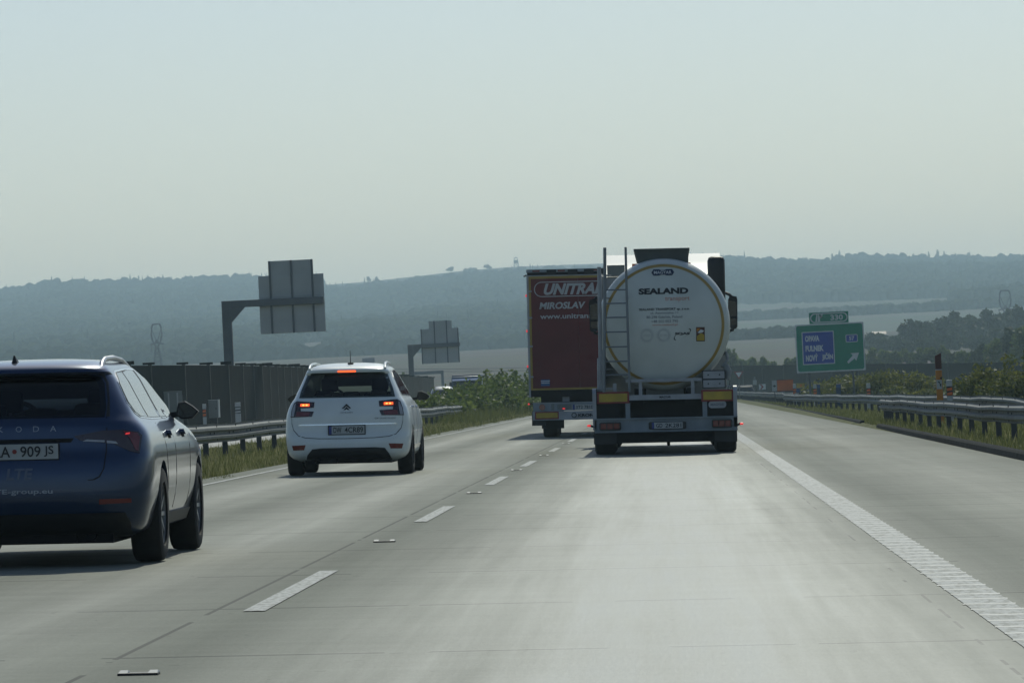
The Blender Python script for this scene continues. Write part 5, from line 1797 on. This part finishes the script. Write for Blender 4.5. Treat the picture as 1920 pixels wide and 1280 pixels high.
# ------------------------------------------------------------------ posts and small signs on the right
def marker_post():
    a = at(1763, 788, 127)
    g = gz(a.x, 127)
    o = empty('marker_post', (a.x, 127, g), 'tall orange marker post with a slanted brown top, behind the near guard rail', 'marker post')
    t = at(1759, 664, 127).z - g
    w_ = .078
    MB().slab([(-w_, -.1), (w_, -.1), (w_, t - .40), (-w_, t - .40)], -.04, .04).build('shaft', M['orange'], o)
    MB().slab([(-w_, t - .40), (w_, t - .40), (w_, t + .03), (-w_, t - .04)], -.041, .041).build('cap', M['brown'], o)
    MB().slab([(-w_ - .001, t - .40), (w_ + .001, t - .40), (w_ + .001, t - .375), (-w_ - .001, t - .375)], -.044, .044).build('band', M['frame_grey'], o)
    st = MB().box(-w_ + .008, w_ - .012, -.045, -.04, t - .87, t - .64).build('sticker', M['plate'], o)
    MB().slab([(-.05, t - .69), (.0, t - .67), (.03, t - .74), (.055, t - .74), (.04, t - .83), (.0, t - .76), (.02, t - .76), (-.01, t - .71)], -.049, -.044).build('symbol', M['ink'], st)
    MB().slab([(.01, t - .60), (.07, t - .64), (.078, t - .56), (.05, t - .57)], -.045, -.04).build('scuff', M['ink'], o)


marker_post()


def delineator(px, py, Y, h, label, group, wd=.12, col='orange'):
    a = at(px, py, Y)
    g = gz(a.x, Y)
    t = a.z - g
    o = empty('delineator', (a.x, Y, g), label, 'delineator post', group)
    MB().box(-wd / 2, wd / 2, -.04, .04, -.1, t, .008).build('shaft', M['post_white'], o)
    z = t - .30 * h
    MB().box(-wd / 2 - .004, wd / 2 + .004, -.045, .045, z - .45 * h, z).build('dark_band', M['black'], o)
    for k in range(2):
        z1 = z - .03 - k * .21 * h
        MB().slab([(-wd / 2 + .008, z1 - .16 * h), (wd / 2 - .008, z1 - .14 * h), (wd / 2 - .008, z1), (-wd / 2 + .008, z1 - .02)], -.052, -.044).build('reflector', M['orange_refl'] if col == 'orange' else M['post_white'], o)
    return o


G_D = 'white delineator posts with orange reflectors'
delineator(1778, 712, 131, .55, 'white delineator post with orange reflectors just right of the tall orange post', G_D, .15)
delineator(1627, 718, 210, .7, 'delineator post before the yellow-green bush, below the right end of the exit sign', G_D, .16)
delineator(1527, 720, 250, .7, 'delineator post next to a blue post, under the left part of the exit sign', G_D, .16)
delineator(1489, 720, 262, .7, 'delineator post touching the right end of the orange board', G_D, .16)
delineator(381, 757, 232, .8, 'white and orange delineator left of the grey roadside cabinet', G_D, .16)
delineator(444, 754, 236, .7, 'white and black delineator right of the grey roadside cabinet', G_D, .26, 'white')
for i, (px, py, Y, wd, lb) in enumerate([(1534, 720, 252, .16, 'dark blue post close beside a delineator under the exit sign'), (1571, 719, 232, .22, 'wide dark blue post in front of the bush under the exit sign'), (1495, 728, 262, .2, 'short dark blue post at the end of the orange board'),
                                         (834, 741, 222, .22, 'dark blue post in front of the oncoming pale car'), (899, 739, 224, .2, 'dark blue post at the end of the median guard rail')]):
    a = at(px, py, Y)
    g = gz(a.x, Y)
    o = empty('reflector_post', (a.x, Y, g), lb, 'reflector post', 'dark blue posts by the guard rails')
    MB().box(-wd / 2, wd / 2, -.04, .04, -.1, a.z - g, .01).build('shaft', M['post_blue'], o)
    MB().box(-wd / 2 + .02, wd / 2 - .02, -.046, -.038, a.z - g - .18, a.z - g - .06).build('reflector', M['sticker_blue'], o)


def boards():
    Y = 300
    a = at(1471, 722, Y); g = gz(a.x, Y); z = a.z - g
    o = empty('roadworks_board', (a.x, Y, g), 'bright orange board beside a pale arrow panel, behind the far guard rail', 'sign board')
    MB().box(-.45, .50, -.04, .04, z - .32, z + .30).build('orange_board', M['board_orange'], o)
    MB().box(-.46, .51, -.05, .02, z - .35, z - .32).box(-.46, .51, -.05, .02, z + .30, z + .33).build('board_edge', M['board_red'], o)
    MB().box(-.76, -.47, -.04, .04, z - .32, z + .32).build('arrow_panel', M['sign_back'], o)
    MB().slab([(-.72, z - .02), (-.60, z + .05), (-.50, z - .02), (-.60, z - .09)], -.05, -.038).build('arrow', M['ink'], o)
    for x in (-.6, .35):
        MB().tube([(x, .08, -.3), (x, .08, z + .2)], .03, 8).build('leg', M['mast'], o)
    Y = 320
    a = at(1501, 722.5, Y); g = gz(a.x, Y); z = a.z - g
    o = empty('yellow_board', (a.x, Y, g), 'small yellow board right of the orange one', 'sign board')
    MB().box(-.26, .24, -.03, .03, z - .14, z + .14).build('board', M['board_yellow'], o)
    MB().slab([(-.05, z - .06), (.06, z - .06), (.06, z + .05), (-.05, z + .05)], -.04, -.028).build('emblem', M['orange_refl'], o)
    MB().tube([(0, .06, -.3), (0, .06, z)], .03, 8).build('leg', M['mast'], o)
    Y = 420
    a = at(1385, 703, Y); g = gz(a.x, Y); z = a.z - g
    o = empty('give_way_sign', (a.x, Y, g), 'white and red downward triangle sign right of the tanker', 'road sign')
    MB().slab([(-.40, z + .30), (0, z - .36), (.40, z + .30)], -.02, .02).build('triangle', M['board_red'], o)
    MB().slab([(-.26, z + .22), (0, z - .20), (.26, z + .22)], -.03, -.018).build('triangle_face', M['sign_white'], o)
    MB().tube([(0, .05, -.4), (0, .05, z + .2)], .035, 8).build('post', M['mast'], o)
    Y = 400
    a = at(1429, 725, Y); g = gz(a.x, Y); z = a.z - g
    o = empty('chevron_board', (a.x, Y, g), 'small white and red chevron board left of the orange board', 'road sign')
    MB().box(-.26, .26, -.03, .03, z - .22, z + .22).build('board', M['sign_white'], o)
    MB().slab([(-.2, z - .2), (-.06, z - .2), (.1, z), (-.06, z + .2), (-.2, z + .2), (-.04, z)], -.04, -.028).build('chevron', M['board_red'], o)
    MB().tube([(0, .06, -.3), (0, .06, z)], .03, 8).build('leg', M['mast'], o)
    Y = 430
    a = at(1415, 716, Y); g = gz(a.x, Y); z = a.z - g
    o = empty('warning_lamp', (a.x, Y, g), 'grey lamp unit on a stand above the dark car roof', 'warning lamp')
    MB().box(-.16, .16, -.1, .1, z - .25, z + .15, .03).build('housing', M['sign_back'], o)
    MB().tube([(0, 0, z + .14), (0, 0, z + .45)], .10, 10, .06).build('lamp', M['cabinet'], o)
    MB().tube([(0, 0, -.3), (0, 0, z)], .04, 8).build('stand', M['mast'], o)
    Y = 435
    a = at(1397, 722.5, Y); g = gz(a.x, Y); z = a.z - g
    o = empty('parked_car', (a.x, Y, a.z - 1.5), 'dark car showing a bright roof edge beyond the far guard rail', 'car')
    B = CarBody([(.2, .72, .3, .4, 4.0, .6), (.3, .86, .05, .5, 4.2, .7), (.6, .90, .0, .5, 4.3, .8), (.85, .89, .05, .5, 4.2, .8), (1.0, .82, .12, .4, 3.3, .5), (1.25, .70, .3, .4, 2.9, .5), (1.42, .62, .5, .4, 2.6, .5), (1.5, .3, 1.0, .4, 2.0, .3)])
    B.build('body', M['black'], o, [(sx * .83, yy, .33, .37) for sx in (1, -1) for yy in (.9, 3.4)])
    patch('rear_window', [(-.66, 1.06), (.66, 1.06), (.56, 1.36), (-.56, 1.36)], lambda x, zz, off=0.0: Vector((x, B.rear(x, zz) - off, zz)), M['dark_glass'], o, .004, .1)
    MB().box(-.60, .62, .6, .66, 1.44, 1.50, .02).build('roof_edge', M['chrome'], o)
    for sg in (1, -1):
        for yy in (.9, 3.4):
            wheel(o, sg * .79, yy, .33, .33, .21, sg, 6)
        patch('tail_light', [(sg * .60, .80), (sg * .84, .80), (sg * .82, .95), (sg * .62, .95)], lambda x, zz, off=0.0: Vector((x, B.rear(x, zz) - off, zz)), M['red_lens'], o, .006, .08)


boards()


def roadside_left():
    Y = 230
    a, b = at(322, 733, Y), at(322, 800, Y)
    g = gz(a.x, Y)
    o = empty('road_sign', (a.x, Y, g), 'pale grey-green board seen from behind, between the blue car and the wall', 'sign board')
    t = a.z - g
    MB().box(-.42, .42, -.02, .02, t - 1.5, t, .008).build('board', M['cabinet'], o)
    for x in (-.2, .2):
        MB().box(x - .03, x + .03, -.06, -.018, -.2, t - .08).build('post', M['sign_back'], o)
    Y = 233
    a = at(398, 750, Y)
    g = gz(a.x, Y)
    t = a.z - g
    o = empty('roadside_cabinet', (a.x, Y, g), 'grey roadside cabinet with a bright right edge, in front of the wall', 'cabinet')
    MB().box(-.22, .22, -.2, .2, t - .82, t, .012).build('housing', M['cabinet'], o)
    MB().box(.222, .28, -.21, .2, t - .80, t + .005, .006).box(-.22, .28, -.21, .2, t + .003, t + .02).build('sunlit_edge', M['cabinet_lit'], o)  # sunlit right side and top, painted as paler strips
    MB().box(-.15, .15, -.12, .12, -.2, t - .82).build('plinth', M['black'], o)
    MB().box(.12, .15, -.225, -.2, t - .45, t - .35).build('lock', M['black'], o)


roadside_left()

# ------------------------------------------------------------------ road studs
for i, y_ in enumerate((21.1, 39.4, 57.6, 73.7, 90.0, 109.2)):
    x = -2.26
    o = empty('road_stud', (x, y_, rz(x)), 'flat road stud with two bright ends on the lane joint between the painted dashes', 'road stud', 'road studs between the lane dashes')
    o.rotation_euler = (0, math.atan(S), 0)
    st = MB().box(-.085, .085, -.05, .05, -.01, .010, .004).build('housing', M['black'], o)
    for sx in (-.062, .062):
        MB().add([(sx - .020, -.046, .010), (sx + .020, -.046, .010), (sx + .016, .02, .019), (sx - .016, .02, .019), (sx - .022, .05, .012), (sx + .022, .05, .012)],
                 [(0, 1, 2, 3), (3, 2, 5, 4), (0, 3, 4), (1, 5, 2)]).build('reflector', M['stud'], o)

# ------------------------------------------------------------------ bushes of the median and the right verge
G_B = 'bushes of the central reservation'
mb_spec = [(798, 728, 205, 2.4, 'low rounded bush just right of the white car\'s mirror'), (822, 738, 212, 2.2, 'bush below the oncoming pale car'), (855, 722, 222, 2.6, 'bush right of the oncoming pale car'),
           (880, 716, 232, 2.6, 'bush under the oncoming blue lorry'), (905, 709, 240, 2.8, 'tall bush behind the end of the median guard rail'), (925, 706, 250, 2.6, 'bush in the middle of the median hedge'),
           (944, 703, 258, 2.4, 'bush with upright shoots in the right half of the median hedge'), (962, 704, 268, 2.6, 'bush next to last before the red lorry'), (980, 703, 276, 2.6, 'last median bush, touching the red lorry'), (998, 706, 285, 2.8, 'median bush partly hidden by the red lorry')]
for i, (px, py, Y, wd, lb) in enumerate(mb_spec):
    a = at(px, py, Y)
    x = a.x
    g = gz(x, Y)
    bush((x, Y, g), wd, 4.5, max(.9, a.z - g) * (.80 if i < 3 else .92), M['leaf'], lb, G_B, 3400, .10, i, nl=20, shoots=6)
# a lower fringe of weeds in front of the hedge
grass('weeds', lambda y: -6.9 - .002 * (y - 160), lambda y: -9.5, 180, 300, 9000, .18, .55, M['grass'])

bush((at(1585, 712, 300).x, 300, gz(at(1585, 712, 300).x, 300)), 4.0, 3.5, 1.75, M['leaf_autumn'], 'yellow-green bush under the exit sign, left half', 'bushes below the exit sign', 5200, .11, 31, nl=26)
bush((at(1652, 708, 296).x, 296, gz(at(1652, 708, 296).x, 296)), 4.6, 3.5, 2.05, M['leaf_autumn'], 'yellow-green bush under the exit sign, right half and taller', 'bushes below the exit sign', 5800, .11, 32, nl=28)
bush((at(1700, 725, 292).x, 292, gz(at(1700, 725, 292).x, 292)), 2.4, 2.4, 1.25, M['leaf_autumn'], 'low right-hand shoulder of the yellow-green bushes', 'bushes below the exit sign', 2600, .11, 33, nl=14)
bush((at(1862, 705, 190).x, 190, gz(at(1862, 705, 190).x, 190)), 2.2, 2.2, 1.75, M['leaf_autumn'], 'yellowing bush at the right edge above the guard rails', 'bushes at the right edge', 4600, .075, 34, nl=22, shoots=5)
bush((at(1925, 705, 186).x, 186, gz(at(1925, 705, 186).x, 186)), 2.6, 2.4, 1.85, M['leaf_autumn'], 'yellowing bush cut by the right edge of the photo', 'bushes at the right edge', 5000, .075, 35, nl=24, shoots=5)


# ------------------------------------------------------------------ trees of the middle distance
def put_tree(px, top, Y, wpx, m, label, group=None, hmin=3.0, **kw):
    a = at(px, top, Y)
    g = gz(a.x, Y)
    return tree((a.x, Y, g), wpx * Y / F, max(hmin, a.z - g), m, label, group, **kw)


G_T = 'dark trees of the grove on the right'
for i, (px, top, Y, wd) in enumerate([(1640, 622, 1150, 34), (1668, 628, 1140, 36), (1706, 600, 1100, 46), (1734, 603, 1120, 30), (1765, 590, 1160, 48), (1795, 582, 1180, 44), (1820, 588, 1150, 44), (1850, 583, 1170, 48), (1880, 576, 1190, 46), (1910, 572, 1160, 48), (1945, 570, 1170, 50), (1780, 620, 1060, 46),
                                      (1690, 640, 1040, 34), (1835, 625, 1040, 48), (1880, 615, 1030, 52), (1740, 632, 1030, 40), (1655, 645, 1060, 36)]):
    put_tree(px, top, Y, wd * 1.25, M['leaf_dark'], 'dark leafy tree of the hazy grove to the right of the exit sign', G_T, n=1500, leaf=.55, seed=60 + i, trunk=.10, nl=22)
G_N = 'green trees behind the right noise barrier'
for i, (px, top, Y, wd) in enumerate([(1815, 655, 690, 44), (1842, 645, 680, 46), (1868, 636, 670, 46), (1896, 618, 660, 52), (1925, 604, 650, 56), (1792, 668, 700, 34), (1955, 600, 650, 60)]):
    put_tree(px, top, Y, wd * 1.2, M['leaf_dark'] if i % 2 else M['leaf'], 'mid green tree rising above the noise barrier at the right edge', G_N, n=1700, leaf=.32, seed=90 + i, trunk=.06, nl=22)
G_R = 'low trees in a row just above the noise barrier'
for i, (px, top, Y, wd) in enumerate([(1372, 652, 700, 22), (1386, 664, 710, 24), (1406, 668, 700, 22), (1430, 666, 690, 22), (1447, 672, 700, 22), (1486, 660, 680, 26), (1500, 668, 690, 20), (1634, 668, 760, 24), (1656, 665, 770, 24), (1678, 664, 760, 24), (1700, 664, 770, 22), (1722, 662, 760, 22), (1745, 664, 760, 22), (1768, 668, 760, 20), (1416, 672, 690, 26)]):
    put_tree(px, top, Y, wd * 1.25, M['leaf'], 'low green tree peeping over the right noise barrier', G_R, n=800, leaf=.30, seed=120 + i, trunk=.06, nl=14)
put_tree(1726, 640, 900, 12, M['leaf_dark'], 'single slim dark conifer standing above the right noise barrier', None, n=500, leaf=.35, seed=140, conifer=True, name='conifer')
put_tree(757, 684, 500, 30, M['leaf'], 'small green tree at the foot of the small cantilever sign', None, n=900, leaf=.22, seed=141, trunk=.05)

# far house
a = at(1647, 622, 1200)
o = empty('farmhouse', (a.x, 1200, gz(a.x, 1200)), 'tiny white house among the hazy trees right of the exit sign', 'house')
z = a.z - o.location.z
MB().box(-1.6, 1.6, 0, 4, -1, z - .6).build('wall', M['sign_back'], o)
z -= .6
MB().add([(-1.8, -.2, z), (1.8, -.2, z), (1.8, 4.2, z), (-1.8, 4.2, z), (-1.8, 2, z + .7), (1.8, 2, z + .7)], [(0, 1, 5, 4), (2, 3, 4, 5), (1, 2, 5), (3, 0, 4), (0, 3, 2, 1)]).build('roof', M['brown'], o)


# ------------------------------------------------------------------ pylons
def pylon(px, top, Y, wpx, hpx, label):
    k = Y / F
    a = at(px, top, Y)
    g = gz(a.x, Y)
    o = empty('pylon', (a.x, Y, g), label, 'pylon', 'lattice pylons of the power line')
    t = a.z - g
    w_, h_ = wpx * k, hpx * k
    zb = t - h_                   # the waist
    m = MB()
    r = .015 * h_ * 2

    def leg(pts):
        for dy in (-.6, .6):
            m.tube([(x, dy, z) for x, z in pts], r, 4)
        for i in range(len(pts) - 1):
            (x0, z0), (x1, z1) = pts[i], pts[i + 1]
            m.tube([(x0, -.6, z0), (x1, .6, z1)], r * .6, 4)
            m.tube([(x0, .6, z0), (x1, -.6, z1)], r * .6, 4)
    for sg in (-1, 1):
        leg([(sg * .10 * w_, zb), (sg * .42 * w_, zb + .28 * h_), (sg * .50 * w_, zb + .55 * h_), (sg * .44 * w_, zb + .85 * h_), (sg * .32 * w_, t)])
        leg([(sg * .14 * w_, zb + .15 * h_), (sg * .02 * w_, zb + .30 * h_)])
        leg([(sg * .45 * w_, zb - 1.2 * h_), (sg * .30 * w_, zb - .5 * h_), (sg * .12 * w_, zb)])
        m.tube([(sg * .46 * w_, 0, zb + .8 * h_), (sg * .1 * w_, 0, zb + .3 * h_)], r * .5, 4)
    leg([(-.34 * w_, t - .01 * h_), (0, t), (.34 * w_, t - .01 * h_)])
    leg([(-.62 * w_, zb + .1 * h_), (0, zb + .16 * h_), (.62 * w_, zb + .1 * h_)])
    n = 6
    for i in range(n):
        z0, z1 = zb - 1.2 * h_ * i / n, zb - 1.2 * h_ * (i + 1) / n
        wa, wb = .12 * w_ + .33 * w_ * i / n, .12 * w_ + .33 * w_ * (i + 1) / n
        m.tube([(-wa, 0, z0), (wb, 0, z1)], r * .7, 4)
        m.tube([(wa, 0, z0), (-wb, 0, z1)], r * .7, 4)
    for sg in (-1, 1):
        m.tube([(sg * .40 * w_, 0, zb - 1.1 * h_), (sg * .45 * w_, 0, min(0, zb - 1.5 * h_) - 1)], r, 4)
        m.tube([(sg * .55 * w_, 0, zb + .1 * h_), (sg * .55 * w_, 0, zb - .25 * h_)], r * .5, 4)
    m.build('lattice', M['pylon'], o)
    return o, t


pylon(290.5, 607, 1450, 20, 42, 'lattice pylon standing behind the blue car and the left noise barrier')
pylon(1882, 545, 1650, 22, 40, 'lattice pylon rising behind the grove at the right edge')
wa = []
for k, (y0_, y1_) in enumerate(((690, 678), (695, 683))):
    Y = 1000
    pts = []
    for i in range(13):
        t = i / 12
        px = 560 + (1330 - 560) * t
        py = y0_ + 6 + (y1_ - y0_) * t + 12 * (4 * (t - .5) ** 2 - 1) * -.35 - 4
        pts.append(at(px, py, Y))
    o = MB().tube(pts, .045, 4).build('power_cable', M['pylon'])
    tag(o, 'thin power cable sagging across the pale field above the median bushes', 'power cable', 'power cables over the field')


# ------------------------------------------------------------------ wooded hills
def wood():
    """the far-off woods, one mass: lumpy crowns and spires on the hill sides"""
    g = np.random.default_rng(5)
    pts = []

    def scatter(u0, u1, y0, y1, n, fn=None, h=(6, 11), con=.09):
        for _ in range(n):
            u = u0 + (u1 - u0) * g.random()
            Y = y0 + (y1 - y0) * g.random()
            X = u * Y / F
            if fn and not fn(u, Y, X): continue
            pts.append((X, Y, h[0] + (h[1] - h[0]) * g.random(), g.random() < con))
    nz = lambda X, Y, s, o: noise.noise(Vector((X * s, Y * s * .6, o)))
    # the long upper slope: wooded everywhere but for the bare top above the lorries
    scatter(-1500, 900, 3500, 5230, 15000, lambda u, Y, X: (Y < 4750 + (u > -30) * 260 or u < -640 or u > 330) and (nz(X, Y, .006, 1) > -.45 or u < -500))
    # lower slope with clearings
    scatter(-1500, -100, 2650, 3600, 5200, lambda u, Y, X: nz(X, Y, .007, 5) > -.12, (6, 10), .05)
    scatter(100, 900, 2900, 3600, 1500, lambda u, Y, X: nz(X, Y, .006, 7) > .05, (6, 9), .05)
    scatter(-1500, -560, 2020, 2700, 1500, lambda u, Y, X: nz(X, Y, .009, 11) > -.05, (4, 7), .05)
    scatter(-560, -100, 2060, 2700, 1300, lambda u, Y, X: nz(X, Y, .009, 11) > -.12, (4, 7.5), .05)
    # hedgerows between the fields on the right
    scatter(90, 800, 2700, 2770, 900, None, (3, 5.5), 0)
    scatter(60, 260, 1640, 1720, 260, None, (2.2, 3.8), 0)
    scatter(-1500, -700, 2150, 2500, 900, lambda u, Y, X: nz(X, Y, .008, 9) > -.1, (6, 9), .05)
    scatter(-700, -100, 2580, 2680, 700, None, (5, 9), .05)
    ico = bmesh.new()
    bmesh.ops.create_icosphere(ico, subdivisions=2, radius=1.0)
    iv = np.array([v.co[:] for v in ico.verts]); ifc = np.array([[v.index for v in f.verts] for f in ico.faces])
    ico.free()
    ico = bmesh.new()
    bmesh.ops.create_cone(ico, segments=6, radius1=1.0, radius2=0.05, depth=2.0, cap_ends=True)
    bmesh.ops.triangulate(ico, faces=ico.faces)
    cv = np.array([v.co[:] for v in ico.verts]); cf = np.array([[v.index for v in f.verts] for f in ico.faces])
    ico.free()
    # a few ready-made lumpy crowns
    var = []
    for k in range(8):
        q = iv.copy()
        for i, p in enumerate(iv):
            q[i] = p * (1 + .55 * noise.noise(Vector(p * 1.7) + Vector((k * 9, 0, 0))) + .25 * noise.noise(Vector(p * 4) + Vector((k * 5, 3, 0))))
        var.append(q)
    VS, FS, n0 = [], [], 0
    for i, (X, Y, h, con) in enumerate(pts):
        z = gz(X, Y)
        if con:
            s = np.array([h * .22, h * .22, h * .72])
            v = cv * s + np.array([X, Y, z + h * .6]); f = cf
        else:
            a = g.random() * 6.28
            q = var[i % 8]
            wd = h * (.42 + .25 * g.random())
            ca, sa = math.cos(a), math.sin(a)
            v = np.stack([(q[:, 0] * ca - q[:, 1] * sa) * wd, (q[:, 0] * sa + q[:, 1] * ca) * wd, q[:, 2] * h * .5], 1) + np.array([X, Y, z + h * .45])
            f = ifc
        VS.append(v); FS.append(f + n0); n0 += len(v)
    o = tri_mesh('woods', np.concatenate(VS), np.concatenate(FS), M['wood_leaf'], sm=True)
    tag(o, 'hazy blue-green woods covering the long hillsides', 'woods', kind='stuff')


wood()


def sky_z(px, Y=5150):
    u = px - VX
    return gz(u * Y / F, Y)


G_S = 'trees on the skyline of the hill'
for i, (px, py, wd, hp, con, lb) in enumerate([
    (843, 498.5, 15, 9, False, 'single round tree on the bare hilltop, left of the bushy row'), (914, 494.5, 13, 12, False, 'round tree on the bare hilltop between the bushy row and the lookout tower'),
    (882, 500.5, 10, 6, False, 'low scrubby tree on the bare hilltop between two round trees'), (872, 502, 6, 5, False, 'low scrubby tree on the bare hilltop between two round trees'), (889, 500, 7, 6, False, 'low scrubby tree on the bare hilltop between two round trees'),
    (257, 518, 7, 14, True, 'pointed tree on the left skyline, leftmost of the three spires'), (275, 517, 8, 14, True, 'pointed tree on the left skyline, middle of the three spires'), (303, 516, 8, 14, True, 'pointed tree on the left skyline, rightmost of the three spires'),
    (93, 519, 5, 10, True, 'lone thin spire of a tree on the far left skyline'), (1385, 479, 10, 10, False, 'ragged tree on the skyline just right of the tanker'), (1508, 479, 10, 8, False, 'ragged tree on the skyline above the left of the exit sign'),
    (1560, 476, 8, 11, True, 'pointed tree on the skyline above the exit sign'), (1650, 476, 10, 9, False, 'ragged tree on the skyline between the exit sign and the dense clump'),
    (1710, 472, 8, 12, False, 'tree at the left end of the dense skyline clump'), (1726, 471, 15, 14, False, 'broad flat-topped tree of the skyline clump'), (1740, 473, 5, 12, True, 'thin spire of the skyline clump right of the broad tree'),
    (1756, 468, 12, 17, True, 'tallest conifer of the skyline clump'), (1769, 472, 5, 12, True, 'thin spire of the skyline clump right of the tallest conifer'), (1790, 474, 12, 10, False, 'bushy tree of the skyline clump right of the spires'),
    (1812, 471, 12, 12, False, 'bushy tree near the right end of the skyline clump'), (1850, 474, 16, 8, False, 'bushy tree at the right end of the skyline clump'), (690, 519, 10, 9, False, 'ragged tree on the skyline right of the big cantilever sign'), (705, 518, 8, 10, True, 'pointed tree on the skyline right of the big cantilever sign')]):
    Y = 5150
    a = at(px, py, Y)
    g = sky_z(px)
    h = max(hp * Y / F, a.z - g)
    tree((a.x, Y, a.z - h), wd * Y / F * 1.15, h, M['leaf_dark'], lb, G_S, n=260, leaf=1.0, seed=200 + i, trunk=.28 if not con and hp > 8 and px < 1000 else .08, conifer=con, nl=9, name='conifer' if con else 'tree')

# lookout tower
Y = 5150
a, b = at(967, 481.5, Y), at(967, 501, Y)
k = Y / F
o = empty('lookout_tower', (a.x, Y, b.z), 'small lookout tower with a roofed cabin on the bare hilltop', 'tower')
h = a.z - b.z
legs = MB()
for sx in (-1, 1):
    for sy in (-1, 1):
        legs.tube([(sx * 2.2, sy * 2.2, -1), (sx * 1.9, sy * 1.9, h * .62)], .35, 6)
legs.tube([(-2, -2, .5), (2, -2, h * .45)], .25, 5); legs.tube([(2, -2, .5), (-2, -2, h * .45)], .25, 5)
legs.build('leg_frame', M['pylon'], o)
MB().box(-2.3, 2.3, -2.3, 2.3, h * .38, h * .70).build('cabin', M['pylon'], o)
MB().box(-1.9, -1.5, -1.9, 1.9, h * .70, h * .86).box(1.5, 1.9, -1.9, 1.9, h * .70, h * .86).build('gallery', M['pylon'], o)
MB().add([(-2.7, -2.7, h * .86), (2.7, -2.7, h * .86), (2.7, 2.7, h * .86), (-2.7, 2.7, h * .86), (0, 0, h)], [(0, 1, 4), (1, 2, 4), (2, 3, 4), (3, 0, 4), (0, 3, 2, 1)]).build('roof', M['pylon'], o)

# ------------------------------------------------------------------ haze
hm = bpy.data.materials.new('haze')
hm.use_nodes = True
t = hm.node_tree
for n_ in list(t.nodes):
    if n_.type == 'BSDF_PRINCIPLED': t.nodes.remove(n_)
pv = t.nodes.new("ShaderNodeVolumePrincipled")
pv.inputs["Color"].default_value = (0.64, 0.86, 0.975, 1)
pv.inputs["Density"].default_value = 0.00020
pv.inputs["Anisotropy"].default_value = 0.35
t.links.new(pv.outputs[0], t.nodes["Material Output"].inputs["Volume"])
hz_ = MB().box(-2700, 2700, -2600, 7000, -3.0, 175).build('haze', hm)
tag(hz_, kind='stuff')
